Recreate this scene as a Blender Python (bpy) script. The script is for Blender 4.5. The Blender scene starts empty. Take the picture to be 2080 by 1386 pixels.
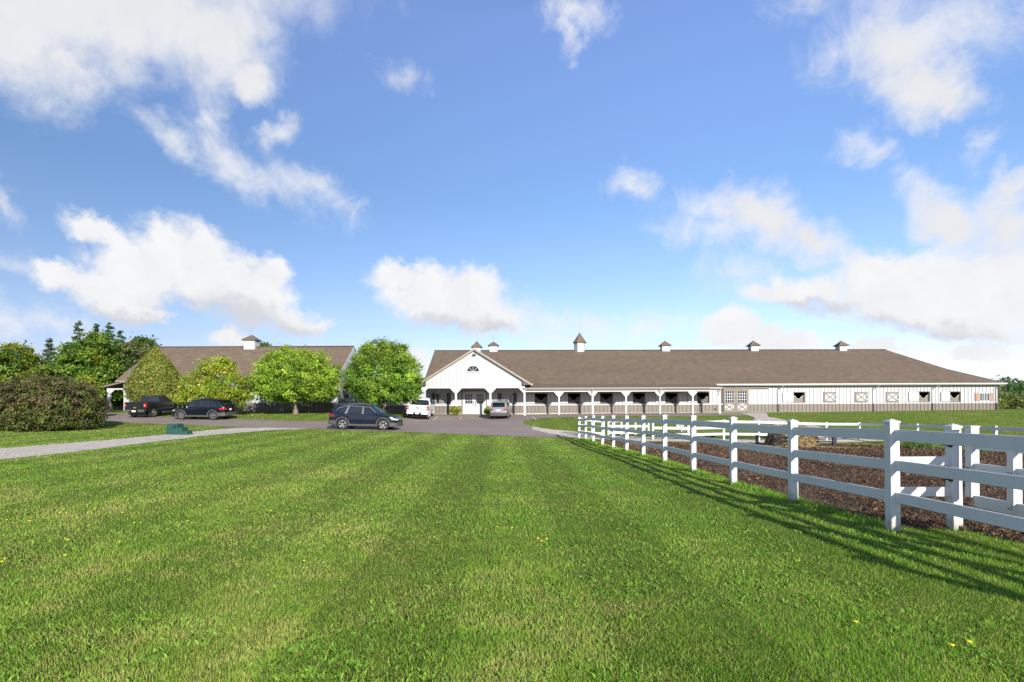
import bpy, math, random
import numpy as np
from mathutils import Matrix, Vector
R = math.radians
PI = math.pi
scene = bpy.context.scene
COL = scene.collection
rng = np.random.default_rng(7)
random.seed(7)

# ------------------------------------------------------------------ camera model (survey of the photograph)
F = 1100.0; CU = 1040.0; CV = 828.0; ROLL = 0.0051; EYE = 1.68
def ab(u, v):
    du, dv = u - CU, v - CV
    return (du - ROLL*dv)/F, (-ROLL*du - dv)/F
def W(u, v, Y):
    a, b = ab(u, v)
    return Vector((a*Y, Y, EYE + b*Y))

# ------------------------------------------------------------------ terrain: thin plate spline through surveyed points
survey = [(1816,1078,7.33),(1607,1020,9.77),(1490,985,12.2),(1410,959.4,14.65),(1349,939.5,17.1),(1305,927.8,19.5),
 (1272,917.6,22),(1243,912.3,24.4),(1221,906.5,26.9),(1203,898.5,29.3),(1189,893.4,31.7),(1176,890.4,34.2),
 (600,871,37),(850,879,35),(1090,888,34.5),(480,868,38),(200,856,43),(750,873,36),
 (963,843.5,57),(1065,845,56.4),(1407,842,56.8),(1500,838.5,59.4),(1800,836,60),(2028,833,60.6),
 (221,838,55),(330,846,48),(600,841,51),(480,851,46),(780,841,52),(850,852,50.5),(1016,853,51),
 (1100,850,49),(1100,868,41),(1300,860,46),
 (1227,893,37),(1398,895,37.5),(1541,897,38),(1677,896,38.3),(1745,895,38.6),
 (1700,870,44),(1900,860,45),(1863,904,35),(2022,915,30),(1610,907,26),(1937,1074,7.4),
 (0,934,17.5),(0,912,21.5),(362,881,31),(362,891,28.5),(100,875,34),(850,840.5,59.5),(700,839,56)]
pts = []
for u, v, Y in survey:
    p = W(u, v, Y); pts.append((p.x, p.y, p.z))
pts += [(0,3,0),(-4,6,.02),(4,4,0),(0,10,-.03),(-10,10,.05),(0,20,-.04),(-6,28,.1),(10,6,-.02),(15,15,-.22),(0,-12,0),(-25,-5,0.05),
        (25,-5,-.1),(-50,20,.5),(-60,60,1.5),(-40,80,1.5),(0,90,1.1),(50,90,.9),(75,60,.9),(90,110,.75),(60,20,-.6),(-90,120,1.7),
        (0,130,1.0),(120,130,.7),(55,40,-.2),(-120,60,1.6),(100,0,-.5),(-90,-10,.4)]
pts = np.array(pts)
def _U(r2): return np.where(r2 > 1e-9, 0.5*r2*np.log(np.maximum(r2, 1e-9)), 0.0)
_n = len(pts)
_K = _U(((pts[:,None,:2]-pts[None,:,:2])**2).sum(-1)) + np.eye(_n)*6.0
_P = np.c_[np.ones(_n), pts[:,:2]]
_A = np.block([[_K, _P],[_P.T, np.zeros((3,3))]])
_c = np.linalg.solve(_A, np.r_[pts[:,2], 0,0,0])
def ground(x, y):
    x = np.clip(np.asarray(x, float), -130, 130); y = np.clip(np.asarray(y, float), -15, 140)
    sh = x.shape; x = x.ravel(); y = y.ravel(); out = np.empty_like(x)
    for i in range(0, len(x), 60000):
        X, Y = x[i:i+60000], y[i:i+60000]
        r2 = (X[:,None]-pts[None,:,0])**2 + (Y[:,None]-pts[None,:,1])**2
        out[i:i+60000] = _U(r2) @ _c[:_n] + _c[_n] + _c[_n+1]*X + _c[_n+2]*Y
    return out.reshape(sh)
def gz(x, y): return float(ground(np.array([x]), np.array([y]))[0])
_Ys = np.exp(np.linspace(math.log(2.4), math.log(85), 900))
def G(u, v):
    """the point of the ground seen at a surveyed bearing"""
    a, b = ab(u, v)
    d = EYE + b*_Ys - ground(a*_Ys, _Ys)
    k = np.where(d <= 0)[0]
    Y = _Ys[-1] if len(k) == 0 else _Ys[max(k[0],1)]
    if len(k) and k[0] > 0:
        i = k[0]; t = d[i-1]/(d[i-1]-d[i]); Y = _Ys[i-1] + t*(_Ys[i]-_Ys[i-1])
    return a*Y, Y

# ------------------------------------------------------------------ object helpers
def tag(o, label=None, cat=None, group=None, kind=None):
    if label: o['label'] = label
    if cat: o['category'] = cat
    if group: o['group'] = group
    if kind: o['kind'] = kind
    return o
def empty(name, loc=(0,0,0), rz=0, label=None, cat=None, group=None):
    o = bpy.data.objects.new(name, None); COL.objects.link(o)
    o.location = loc; o.rotation_euler = (0,0,rz); o.empty_display_size = .3
    return tag(o, label, cat, group)
def link_mesh(name, me, mat=None, parent=None):
    o = bpy.data.objects.new(name, me); COL.objects.link(o)
    if mat: me.materials.append(mat)
    if parent: o.parent = parent
    return o
def copy_tree(o, parent=None, loc=None, rz=None):
    c = o.copy(); COL.objects.link(c)
    if parent: c.parent = parent
    if loc is not None: c.location = loc
    if rz is not None: c.rotation_euler = (0,0,rz)
    for ch in list(o.children): copy_tree(ch, c)
    return c
def raw_mesh(name, V, Fc, col=None, smooth=False):
    V = np.asarray(V, np.float32); Fc = np.asarray(Fc, np.int32)
    me = bpy.data.meshes.new(name)
    k = Fc.shape[1]
    me.vertices.add(len(V)); me.vertices.foreach_set('co', V.ravel())
    me.loops.add(Fc.size); me.loops.foreach_set('vertex_index', Fc.ravel())
    me.polygons.add(len(Fc)); me.polygons.foreach_set('loop_start', np.arange(0, Fc.size, k, dtype=np.int32))
    if smooth: me.polygons.foreach_set('use_smooth', np.ones(len(Fc), bool))
    if col is not None:
        a = me.color_attributes.new('tint', 'FLOAT_COLOR', 'POINT')
        c4 = np.ones((len(V),4), np.float32); c4[:,:3] = col
        a.data.foreach_set('color', c4.ravel())
    me.update(calc_edges=True)
    return me

class MB:
    """collects shapes and links them as ONE mesh object"""
    def __init__(s): s.v = []; s.f = []
    def add(s, vs, fs, M=None):
        n = len(s.v)
        s.v += [tuple(M @ Vector(p)) if M is not None else tuple(p) for p in vs]
        s.f += [tuple(i+n for i in f) for f in fs]
        return s
    def box(s, x0, x1, y0, y1, z0, z1, M=None):
        vs = [(x,y,z) for z in (z0,z1) for y in (y0,y1) for x in (x0,x1)]
        return s.add(vs, [(0,2,3,1),(4,5,7,6),(0,1,5,4),(2,6,7,3),(0,4,6,2),(1,3,7,5)], M)
    def cbox(s, c, d, M=None):
        return s.box(c[0]-d[0]/2, c[0]+d[0]/2, c[1]-d[1]/2, c[1]+d[1]/2, c[2]-d[2]/2, c[2]+d[2]/2, M)
    def prism(s, poly, off, M=None):
        """poly: list of 3d points, extruded by vector off"""
        n = len(poly); off = Vector(off)
        vs = [Vector(p) for p in poly] + [Vector(p)+off for p in poly]
        fs = [tuple(range(n-1,-1,-1)), tuple(range(n,2*n))] + [(i,(i+1)%n,n+(i+1)%n,n+i) for i in range(n)]
        return s.add(vs, fs, M)
    def bar(s, p, q, w, h=None, up=(0,0,1), M=None):
        """square bar from p to q, w wide (sideways) and h tall"""
        p, q = Vector(p), Vector(q); h = h or w
        d = (q-p).normalized(); up = Vector(up)
        if abs(d.dot(up)) > .99: up = Vector((0,1,0))
        sd = d.cross(up).normalized(); u2 = sd.cross(d)
        vs = [e + sd*(i*w/2) + u2*(j*h/2) for e in (p,q) for j in (-1,1) for i in (-1,1)]
        return s.add(vs, [(0,2,3,1),(4,5,7,6),(0,1,5,4),(2,6,7,3),(0,4,6,2),(1,3,7,5)], M)
    def tube(s, path, radii, n=8, cap=True, M=None):
        path = [Vector(p) for p in path]
        if not hasattr(radii, '__len__'): radii = [radii]*len(path)
        vs = []; ref = Vector((0.31,0.17,0.93)).normalized()
        for i, p in enumerate(path):
            d = (path[min(i+1,len(path)-1)] - path[max(i-1,0)]).normalized()
            a = d.cross(ref if abs(d.dot(ref)) < .97 else Vector((1,0,0))).normalized(); b = d.cross(a)
            for k in range(n):
                t = 2*PI*k/n; vs.append(p + (a*math.cos(t) + b*math.sin(t))*radii[i])
        fs = [(i*n+k, i*n+(k+1)%n, (i+1)*n+(k+1)%n, (i+1)*n+k) for i in range(len(path)-1) for k in range(n)]
        if cap: fs += [tuple(range(n-1,-1,-1)), tuple((len(path)-1)*n+k for k in range(n))]
        return s.add(vs, fs, M)
    def lathe(s, prof, n=24, axis='z', M=None, closed=False):
        """prof: (r,h) list"""
        vs = []
        for r, h in prof:
            for k in range(n):
                t = 2*PI*k/n; c, d = r*math.cos(t), r*math.sin(t)
                vs.append({'z':(c,d,h),'y':(c,h,d),'x':(h,c,d)}[axis])
        m = len(prof)
        fs = [(i*n+k, i*n+(k+1)%n, ((i+1)%m)*n+(k+1)%n, ((i+1)%m)*n+k) for i in range(m if closed else m-1) for k in range(n)]
        return s.add(vs, fs, M)
    def loft(s, rings, cap=True, M=None, closed=True):
        n = len(rings[0]); vs = [p for r in rings for p in r]
        kk = n if closed else n-1
        fs = [(i*n+k, i*n+(k+1)%n, (i+1)*n+(k+1)%n, (i+1)*n+k) for i in range(len(rings)-1) for k in range(kk)]
        if cap: fs += [tuple(range(n-1,-1,-1)), tuple((len(rings)-1)*n+k for k in range(n))]
        return s.add(vs, fs, M)
    def build(s, name, mat, parent=None, smooth=None, bevel=0, loc=None):
        me = bpy.data.meshes.new(name)
        me.from_pydata([tuple(p) for p in s.v], [], s.f); me.validate()
        import bmesh
        bm = bmesh.new(); bm.from_mesh(me)
        if smooth is not None: bmesh.ops.remove_doubles(bm, verts=bm.verts, dist=1e-5)
        bmesh.ops.recalc_face_normals(bm, faces=bm.faces)
        bm.to_mesh(me); bm.free()
        if smooth is not None:
            me.polygons.foreach_set('use_smooth', np.ones(len(me.polygons), bool))
            me.set_sharp_from_angle(angle=R(smooth))
        o = link_mesh(name, me, mat, parent)
        if loc is not None: o.location = loc
        if bevel:
            b = o.modifiers.new('edge', 'BEVEL'); b.width = bevel; b.segments = 2; b.limit_method = 'ANGLE'; b.angle_limit = R(40)
            b.harden_normals = False
        return o

# ------------------------------------------------------------------ materials
def N(nt, t, **kw):
    n = nt.nodes.new(t)
    for k, v in kw.items():
        if k.startswith('i_'):
            key = k[2:]; key = int(key) if key.isdigit() else key.replace('_', ' ')
            n.inputs[key].default_value = v
        else: setattr(n, k, v)
    return n
def base_mat(name):
    m = bpy.data.materials.new(name); m.use_nodes = True
    return m, m.node_tree, m.node_tree.nodes['Principled BSDF']
def noise(nt, scale, detail=4, rough=.6, coord='Object', stretch=None):
    tc = N(nt, 'ShaderNodeTexCoord')
    n = N(nt, 'ShaderNodeTexNoise'); n.inputs['Scale'].default_value = scale
    n.inputs['Detail'].default_value = detail; n.inputs['Roughness'].default_value = rough
    if stretch:
        mp = N(nt, 'ShaderNodeMapping'); mp.inputs['Scale'].default_value = stretch
        nt.links.new(tc.outputs[coord], mp.inputs[0]); nt.links.new(mp.outputs[0], n.inputs['Vector'])
    else: nt.links.new(tc.outputs[coord], n.inputs['Vector'])
    return n
def ramp(nt, src, stops):
    r = N(nt, 'ShaderNodeValToRGB'); e = r.color_ramp.elements
    while len(e) < len(stops): e.new(.5)
    for el, (p, c) in zip(e, stops):
        el.position = p; el.color = (*c, 1) if len(c) == 3 else c
    nt.links.new(src, r.inputs[0]); return r
def mixc(nt, f, a, b, mode='MIX'):
    m = N(nt, 'ShaderNodeMix', data_type='RGBA', blend_type=mode)
    for i, x in ((0,f),(6,a),(7,b)):
        if hasattr(x, 'links') or hasattr(x, 'is_output'): nt.links.new(x, m.inputs[i])
        elif isinstance(x, (int,float)): m.inputs[i].default_value = x
        else: m.inputs[i].default_value = (*x,1)
    return m.outputs[2]
def simple(name, col, rough=.5, var=.12, scale=3.0, metal=0, bump=0, bscale=40, spec=.5, coat=0, stretch=None):
    m, nt, p = base_mat(name)
    n = noise(nt, scale, 5, stretch=stretch)
    lo = tuple(c*(1-var) for c in col); hi = tuple(min(1,c*(1+var)) for c in col)
    r = ramp(nt, n.outputs[0], [(.3,lo),(.7,hi)])
    nt.links.new(r.outputs[0], p.inputs['Base Color'])
    p.inputs['Roughness'].default_value = rough; p.inputs['Metallic'].default_value = metal
    p.inputs['Specular IOR Level'].default_value = spec
    p.inputs['Coat Weight'].default_value = coat
    if coat: p.inputs['Coat Roughness'].default_value = .04
    if bump:
        n2 = noise(nt, bscale, 4); b = N(nt, 'ShaderNodeBump'); b.inputs['Strength'].default_value = bump; b.inputs['Distance'].default_value = .02
        nt.links.new(n2.outputs[0], b.inputs['Height']); nt.links.new(b.outputs[0], p.inputs['Normal'])
    return m
M = {}
def vinyl(name, col, grime=False):
    """white boards: faint streaks of rain dirt, greenish near the ground line"""
    m, nt, p = base_mat(name)
    n1 = noise(nt, 2.2, 5, .65, stretch=(1.6,1.6,.35)); n2 = noise(nt, 26, 3, .6, stretch=(1,1,.25))
    c = mixc(nt, ramp(nt, n1.outputs[0], [(.45,(0,0,0)),(.8,(.55,.55,.55))]).outputs[0], col, tuple(c*f for c, f in zip(col, (.86,.87,.83))))
    c = mixc(nt, ramp(nt, n2.outputs[0], [(.55,(0,0,0)),(.85,(.35,.35,.35))]).outputs[0], c, tuple(c*f for c, f in zip(col, (.8,.8,.78))))
    if grime:    # splashed soil and algae on the lowest hand's breadth of a post
        tc = N(nt, 'ShaderNodeTexCoord'); sp = N(nt, 'ShaderNodeSeparateXYZ'); nt.links.new(tc.outputs['Object'], sp.inputs[0]); n3 = noise(nt, 14, 5, .7)
        ad = N(nt, 'ShaderNodeMath', operation='MULTIPLY_ADD'); nt.links.new(n3.outputs[0], ad.inputs[0]); ad.inputs[1].default_value = -.42; nt.links.new(sp.outputs[2], ad.inputs[2])
        mr = N(nt, 'ShaderNodeMapRange'); nt.links.new(ad.outputs[0], mr.inputs[0]); mr.inputs[1].default_value = -.18; mr.inputs[2].default_value = .02; mr.inputs[3].default_value = .75; mr.inputs[4].default_value = 0
        c = mixc(nt, mr.outputs[0], c, (.2,.19,.12))
    nt.links.new(c, p.inputs['Base Color']); p.inputs['Roughness'].default_value = .42
    return m
M['siding'] = vinyl('white_steel_siding', (.40,.409,.416))
M['trim'] = vinyl('white_trim', (.465,.468,.466))
M['vinyl'] = vinyl('white_vinyl', (.56,.57,.58))
M['vinylpost'] = vinyl('white_vinyl_post', (.56,.57,.58), True)
M['brown'] = simple('brown_steel_siding', (.15,.122,.098), .5, .1, 1.5, stretch=(1,1,.4))
M['tanbrown'] = simple('taupe_painted_wood', (.16,.13,.10), .55, .12, 3)
M['dark'] = simple('dark_brown_paint', (.055,.042,.036), .5, .15, 4)
M['redwood'] = simple('reddish_wood_shutter', (.36,.19,.12), .6, .15, 6)
M['fascia'] = simple('tan_metal_fascia', (.26,.225,.185), .4, .08, 2)
M['gutter'] = simple('light_metal_gutter', (.5,.47,.43), .4, .06, 2)
M['black'] = simple('black_metal', (.018,.018,.018), .45, .2, 8)
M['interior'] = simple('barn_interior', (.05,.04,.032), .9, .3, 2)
M['concrete'] = simple('concrete_sill', (.42,.4,.36), .9, .15, 3, bump=.3)
def roofmat():
    m, nt, p = base_mat('brown_asphalt_shingles')
    tc = N(nt, 'ShaderNodeTexCoord')
    mp = N(nt, 'ShaderNodeMapping'); mp.inputs['Scale'].default_value = (1,1,1)
    nt.links.new(tc.outputs['UV'], mp.inputs[0])
    b = N(nt, 'ShaderNodeTexBrick'); b.inputs['Scale'].default_value = 1; b.inputs['Brick Width'].default_value = .33; b.inputs['Row Height'].default_value = .145
    b.inputs['Mortar Size'].default_value = .006; b.inputs['Bias'].default_value = 0
    b.inputs['Color1'].default_value = (.205,.150,.102,1); b.inputs['Color2'].default_value = (.12,.092,.066,1); b.inputs['Mortar'].default_value = (.06,.048,.04,1)
    nt.links.new(mp.outputs[0], b.inputs['Vector'])
    n1 = N(nt, 'ShaderNodeTexNoise'); n1.inputs['Scale'].default_value = 1.1; n1.inputs['Detail'].default_value = 6; n1.inputs['Roughness'].default_value = .75
    nt.links.new(mp.outputs[0], n1.inputs['Vector'])
    n3 = N(nt, 'ShaderNodeTexNoise'); n3.inputs['Scale'].default_value = .12; n3.inputs['Detail'].default_value = 5
    mp3 = N(nt, 'ShaderNodeMapping'); mp3.inputs['Scale'].default_value = (.6,2.2,1); nt.links.new(tc.outputs['UV'], mp3.inputs[0]); nt.links.new(mp3.outputs[0], n3.inputs['Vector'])
    c = mixc(nt, .55, b.outputs[0], ramp(nt, n1.outputs[0], [(.3,(.092,.070,.050)),(.7,(.212,.158,.113))]).outputs[0])
    c = mixc(nt, .75, c, ramp(nt, n3.outputs[0], [(.3,(.86,.86,.87)),(.7,(1.08,1.07,1.05))]).outputs[0], 'MULTIPLY')
    nt.links.new(c, p.inputs['Base Color']); p.inputs['Roughness'].default_value = .9; p.inputs['Specular IOR Level'].default_value = .25
    bp = N(nt, 'ShaderNodeBump'); bp.inputs['Strength'].default_value = .5; bp.inputs['Distance'].default_value = .015
    nt.links.new(b.outputs['Fac'], bp.inputs['Height']); bp.invert = True; nt.links.new(bp.outputs[0], p.inputs['Normal'])
    return m
M['roof'] = roofmat()
def glassmat(name, tint=(.02,.026,.03), rough=.03):
    m, nt, p = base_mat(name)
    n = noise(nt, 1.3, 2)
    r = ramp(nt, n.outputs[0], [(.3,tuple(c*.6 for c in tint)),(.7,tuple(c*1.4 for c in tint))])
    nt.links.new(r.outputs[0], p.inputs['Base Color'])
    p.inputs['Roughness'].default_value = rough; p.inputs['Specular IOR Level'].default_value = .4
    return m
M['glass'] = glassmat('window_glass'); M['carglass'] = glassmat('car_glass', (.012,.016,.02))
def leafmat(name, trans=.35, rough=.55, upn=0.0, gain=1.0):
    m, nt, p = base_mat(name)
    at = N(nt, 'ShaderNodeAttribute', attribute_name='tint')
    p.inputs['Roughness'].default_value = rough; p.inputs['Specular IOR Level'].default_value = .3
    cg = mixc(nt, 1.0, at.outputs['Color'], (gain,gain,gain), 'MULTIPLY'); nt.links.new(cg, p.inputs['Base Color'])
    tr = N(nt, 'ShaderNodeBsdfTranslucent')
    if upn:      # short turf scatters light like a level mat: soften the blade normals towards the vertical
        ge = N(nt, 'ShaderNodeNewGeometry'); v1 = N(nt, 'ShaderNodeVectorMath', operation='SCALE'); nt.links.new(ge.outputs['Normal'], v1.inputs[0]); v1.inputs['Scale'].default_value = 1-upn
        v2 = N(nt, 'ShaderNodeVectorMath', operation='ADD'); nt.links.new(v1.outputs[0], v2.inputs[0]); v2.inputs[1].default_value = (0,0,upn)
        v3 = N(nt, 'ShaderNodeVectorMath', operation='NORMALIZE'); nt.links.new(v2.outputs[0], v3.inputs[0]); nt.links.new(v3.outputs[0], p.inputs['Normal'])
    tc = mixc(nt, 1.0, cg, (1.25,1.3,.6), 'MULTIPLY'); nt.links.new(tc, tr.inputs[0])
    mx = N(nt, 'ShaderNodeMixShader'); mx.inputs[0].default_value = trans
    nt.links.new(p.outputs[0], mx.inputs[1]); nt.links.new(tr.outputs[0], mx.inputs[2])
    nt.links.new(mx.outputs[0], nt.nodes['Material Output'].inputs[0])
    return m
M['leaf'] = leafmat('leaves', .45, gain=1.8); M['needle'] = leafmat('needles', .2, .6, gain=1.6); M['blade'] = leafmat('grass_blades', .35, .55, upn=.72, gain=2.2)
M['bark'] = simple('bark', (.16,.125,.095), .9, .35, 9, bump=.6, bscale=30, stretch=(1,1,.3))
def chipmat():
    m, nt, p = base_mat('loose_chips')
    at = N(nt, 'ShaderNodeAttribute', attribute_name='tint')
    nt.links.new(at.outputs['Color'], p.inputs['Base Color']); p.inputs['Roughness'].default_value = .9
    return m
M['chip'] = chipmat()
# ------------------------------------------------------------------ sky, sun, camera
SUN_AZ = R(157.0); SUN_EL = R(20.8)       # azimuth from +Y towards +X
sdir = Vector((math.sin(SUN_AZ)*math.cos(SUN_EL), math.cos(SUN_AZ)*math.cos(SUN_EL), math.sin(SUN_EL)))
world = bpy.data.worlds.new('World'); scene.world = world; world.use_nodes = True
def build_sky():
    nt = world.node_tree; nt.nodes.clear(); L = nt.links.new
    out = N(nt, 'ShaderNodeOutputWorld'); bg = N(nt, 'ShaderNodeBackground'); bg.inputs[1].default_value = SKY_STRENGTH
    sky = N(nt, 'ShaderNodeTexSky', sky_type='NISHITA'); sky.sun_disc = False; sky.sun_elevation = SUN_EL; sky.sun_rotation = -SUN_AZ % (2*PI)
    sky.altitude = 200; sky.air_density = 1.0; sky.dust_density = .3; sky.ozone_density = 1.6
    tc = N(nt, 'ShaderNodeTexCoord'); sep = N(nt, 'ShaderNodeSeparateXYZ'); L(tc.outputs['Generated'], sep.inputs[0])
    def mth(op, a, b=None, c=None, clamp=False):
        n = N(nt, 'ShaderNodeMath', operation=op); n.use_clamp = clamp
        for i, x in enumerate((a,b,c)):
            if x is None: continue
            if isinstance(x, (int,float)): n.inputs[i].default_value = x
            else: L(x, n.inputs[i])
        return n.outputs[0]
    az = mth('ARCTAN2', sep.outputs[0], sep.outputs[1])
    hyp = mth('SQRT', mth('ADD', mth('MULTIPLY', sep.outputs[0], sep.outputs[0]), mth('MULTIPLY', sep.outputs[1], sep.outputs[1])))
    el = mth('ARCTAN2', sep.outputs[2], hyp)
    comb = N(nt, 'ShaderNodeCombineXYZ'); L(az, comb.inputs[0]); L(el, comb.inputs[1])
    P0 = comb.outputs[0]
    def fbm(vec, scale, detail, rough, off=(0,0,0), dist=0):
        mp = N(nt, 'ShaderNodeMapping'); mp.inputs['Location'].default_value = off; L(vec, mp.inputs[0])
        n = N(nt, 'ShaderNodeTexNoise'); n.inputs['Scale'].default_value = scale; n.inputs['Detail'].default_value = detail
        n.inputs['Roughness'].default_value = rough; n.inputs['Distortion'].default_value = dist; L(mp.outputs[0], n.inputs['Vector']); return n
    # domain warp: breaks the outlines up
    w1 = fbm(P0, 9, 6, .62); w2 = fbm(P0, 38, 5, .6, (3,1,0))
    def warp(vec, n, amp):
        s = N(nt, 'ShaderNodeVectorMath', operation='SUBTRACT'); L(n.outputs['Color'], s.inputs[0]); s.inputs[1].default_value = (.5,.5,.5)
        k = N(nt, 'ShaderNodeVectorMath', operation='SCALE'); L(s.outputs[0], k.inputs[0]); k.inputs['Scale'].default_value = amp
        a = N(nt, 'ShaderNodeVectorMath', operation='ADD'); L(vec, a.inputs[0]); L(k.outputs[0], a.inputs[1]); return a.outputs[0]
    P1 = warp(warp(P0, w1, .10), w2, .032)
    def ang(u, v):
        a, b = ab(u, v); return math.atan2(a,1), math.atan2(b, math.hypot(a,1))
    def blobs(lst, vec):
        acc = None
        for ib, b in enumerate(lst):
            if ib and ib % 10 == 0:      # keeps the shader's stack short
                kk = N(nt, 'ShaderNodeVectorMath', operation='MULTIPLY_ADD'); L(acc, kk.inputs[0]); kk.inputs[1].default_value = (1e-6,1e-6,0); L(vec, kk.inputs[2]); vec = kk.outputs[0]
            u, v, ru, rv = b[:4]; rot = b[4] if len(b) > 4 else 0; wt = b[5] if len(b) > 5 else 1
            c, s = math.cos(R(rot)), math.sin(R(rot))
            a0 = ang(u, v); a1 = ang(u+ru*c, v+ru*s); a2 = ang(u-rv*s, v+rv*c)
            e1 = (a1[0]-a0[0], a1[1]-a0[1]); r1 = math.hypot(*e1); r2 = math.hypot(a2[0]-a0[0], a2[1]-a0[1])
            mp = N(nt, 'ShaderNodeMapping', vector_type='TEXTURE')
            mp.inputs['Location'].default_value = (*a0,0); mp.inputs['Rotation'].default_value = (0,0,math.atan2(e1[1],e1[0])); mp.inputs['Scale'].default_value = (r1,r2,1)
            L(vec, mp.inputs[0])
            ln = N(nt, 'ShaderNodeVectorMath', operation='LENGTH'); L(mp.outputs[0], ln.inputs[0])
            d = mth('MULTIPLY_ADD', ln.outputs['Value'], -wt, wt)
            acc = d if acc is None else mth('SMOOTH_MAX', acc, d, .25)
        return acc
    def sstep(x, a, b, hi=1.0):
        m = N(nt, 'ShaderNodeMapRange', interpolation_type='SMOOTHSTEP'); L(x, m.inputs[0])
        m.inputs[1].default_value = a; m.inputs[2].default_value = b; m.inputs[3].default_value = 0; m.inputs[4].default_value = hi; return m.outputs[0]
    fine = fbm(P0, 17, 9, .62, (7,2,0), .3); wisp = fbm(P0, 13, 10, .66, (1,9,0), 1.2)
    fN = mth('SUBTRACT', fine.outputs[0], .5); wN = mth('SUBTRACT', wisp.outputs[0], .5)
    dP = mth('MULTIPLY_ADD', fN, 1.1, blobs(PUFFY, P1)); aP = sstep(dP, -.16, .55)
    dS = mth('MULTIPLY_ADD', fN, .9, blobs(SOFT, P1)); aS = sstep(dS, -.32, .9)
    dW = mth('MULTIPLY_ADD', wN, 2.4, blobs(WISPY, P1)); aW = sstep(dW, -.5, 1.4, .8)
    sh = sstep(mth('MULTIPLY_ADD', fN, .8, blobs(UNDER, P1)), -.1, .8)
    alpha = mth('SUBTRACT', 1.0, mth('MULTIPLY', mth('MULTIPLY', mth('SUBTRACT',1.0,aP), mth('SUBTRACT',1.0,aS)), mth('SUBTRACT',1.0,aW)))
    # clear-air colour: Nishita, tinted towards the polarised blue of the photograph
    tint = N(nt, 'ShaderNodeHueSaturation'); tint.inputs['Saturation'].default_value = SKY_SAT; tint.inputs['Value'].default_value = SKY_VAL; tint.inputs['Hue'].default_value = SKY_HUE
    elr = N(nt, 'ShaderNodeMapRange'); L(el, elr.inputs[0]); elr.inputs[1].default_value = 0; elr.inputs[2].default_value = R(60)
    air = ramp(nt, elr.outputs[0], [(0,(.23,.30,.515)),(.06,(.405,.365,.49)),(.15,(.43,.42,.495)),(.35,(.42,.465,.55)),(.6,(.62,.62,.76)),(.78,(.30,.33,.42)),(1,(.15,.17,.22))]).outputs[0]
    L(mixc(nt, 1.0, sky.outputs[0], air, 'MULTIPLY'), tint.inputs['Color'])
    k = 1/SKY_STRENGTH
    body = mixc(nt, sstep(fN, -.22, .22), tuple(c*k for c in CLOUD_MID), tuple(c*k for c in CLOUD_HI))
    cc = mixc(nt, sh, body, tuple(c*k for c in CLOUD_LO))
    cc = mixc(nt, mth('MULTIPLY', aS, .55), cc, tuple(c*k for c in CLOUD_SOFT))
    fin = mixc(nt, alpha, tint.outputs[0], cc)
    # only the sky half: below the horizon the plain air colour
    up = sstep(el, -.01, .02); fin = mixc(nt, up, tint.outputs[0], fin)
    L(fin, bg.inputs[0]); L(bg.outputs[0], out.inputs[0])
SKY_STRENGTH = .14; SKY_SAT = 1.0; SKY_VAL = 1.6; SKY_HUE = .5
CLOUD_HI = (.60,.602,.61); CLOUD_MID = (.545,.552,.57); CLOUD_LO = (.435,.445,.475); CLOUD_SOFT = (.475,.482,.51)
PUFFY = [(200,474,85,36,22),(330,468,52,46,0),(390,520,130,80,30,1.35),(300,545,120,75,0,1.3),(128,573,58,38,0),(215,598,130,48,12),(470,580,150,80,22,1.3),(590,640,95,36,18),
         (545,552,48,40,0),(300,632,58,20,0),(650,658,40,22,10),
         (805,562,62,34,8),(885,575,74,50,10,1.2),(950,610,110,64,20,1.3),(870,620,100,54,15,1.2),(1020,640,80,36,22),(960,660,85,34,5),
         (1640,582,120,46,-8),(1790,550,140,60,0,1.2),(1960,565,190,76,0,1.2),(1850,610,280,68,0,1.3),(2050,590,140,80,0),(1980,655,200,42,4),(1560,592,70,26,0),
         (1480,678,72,48,0,1.3),(1560,694,120,36,14,1.3),(1780,703,90,22,0),(1995,708,115,34,0),(470,690,42,26,0),(842,728,46,28,0),(620,702,40,10,0)]
SOFT = [(180,10,400,150,0,1.3),(40,90,180,90,0,1.2),(150,140,90,62,10),(440,75,150,115,0,1.2),(505,160,50,50,0),(320,-80,420,170,0),
        (1860,185,110,85,10,1.2),(1820,110,110,80,0),(1910,215,90,45,10),(1935,440,110,66,30),(2050,450,100,90,0),(1550,440,115,62,18,1.1),(1635,478,105,42,18),(2060,370,55,45,0)]
WISPY = [(350,268,90,30,35,1.0),(432,228,34,34,0,.9),(562,262,44,34,-40,1.2),(500,335,140,44,38,1.1),(625,385,100,44,25,1.2),(670,405,50,40,0,1.1),(95,200,50,70,70,.8),
         (1175,38,62,44,0,1.2),(1165,80,26,46,20,1.1),(1285,370,44,34,0,1.0),(822,146,46,26,0,.7),(1750,315,56,30,0,.9),(1690,110,70,60,0,.8),(1900,50,260,90,0,.8),(1640,15,70,40,0,.7),
         (1440,470,100,44,0,.9),(1420,410,80,30,0,.6),(1110,645,70,34,28,1.1),(1190,668,100,28,6,1.0),(1310,660,90,24,0,.9),(1130,690,60,22,0,.8),(10,664,60,34,0,1.0),(110,668,90,40,0,.9),
         (1500,560,90,40,0,.7),(1860,380,60,40,20,1.0),(1990,300,40,22,-40,.7),(1460,420,60,36,10,.9),(30,560,40,20,0,.4),(0,410,20,50,0,.6)]
UNDER = [(900,672,130,34,4),(1000,668,70,26,0),(470,640,190,46,10),(600,668,90,26,5),(250,640,120,26,8),(1850,668,300,30,2),(1650,625,130,30,4)]
CROP_END = None
sun = bpy.data.lights.new('sun', 'SUN'); sun.energy = 4.9; sun.angle = R(.53); sun.color = (1,.95,.87)
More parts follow.
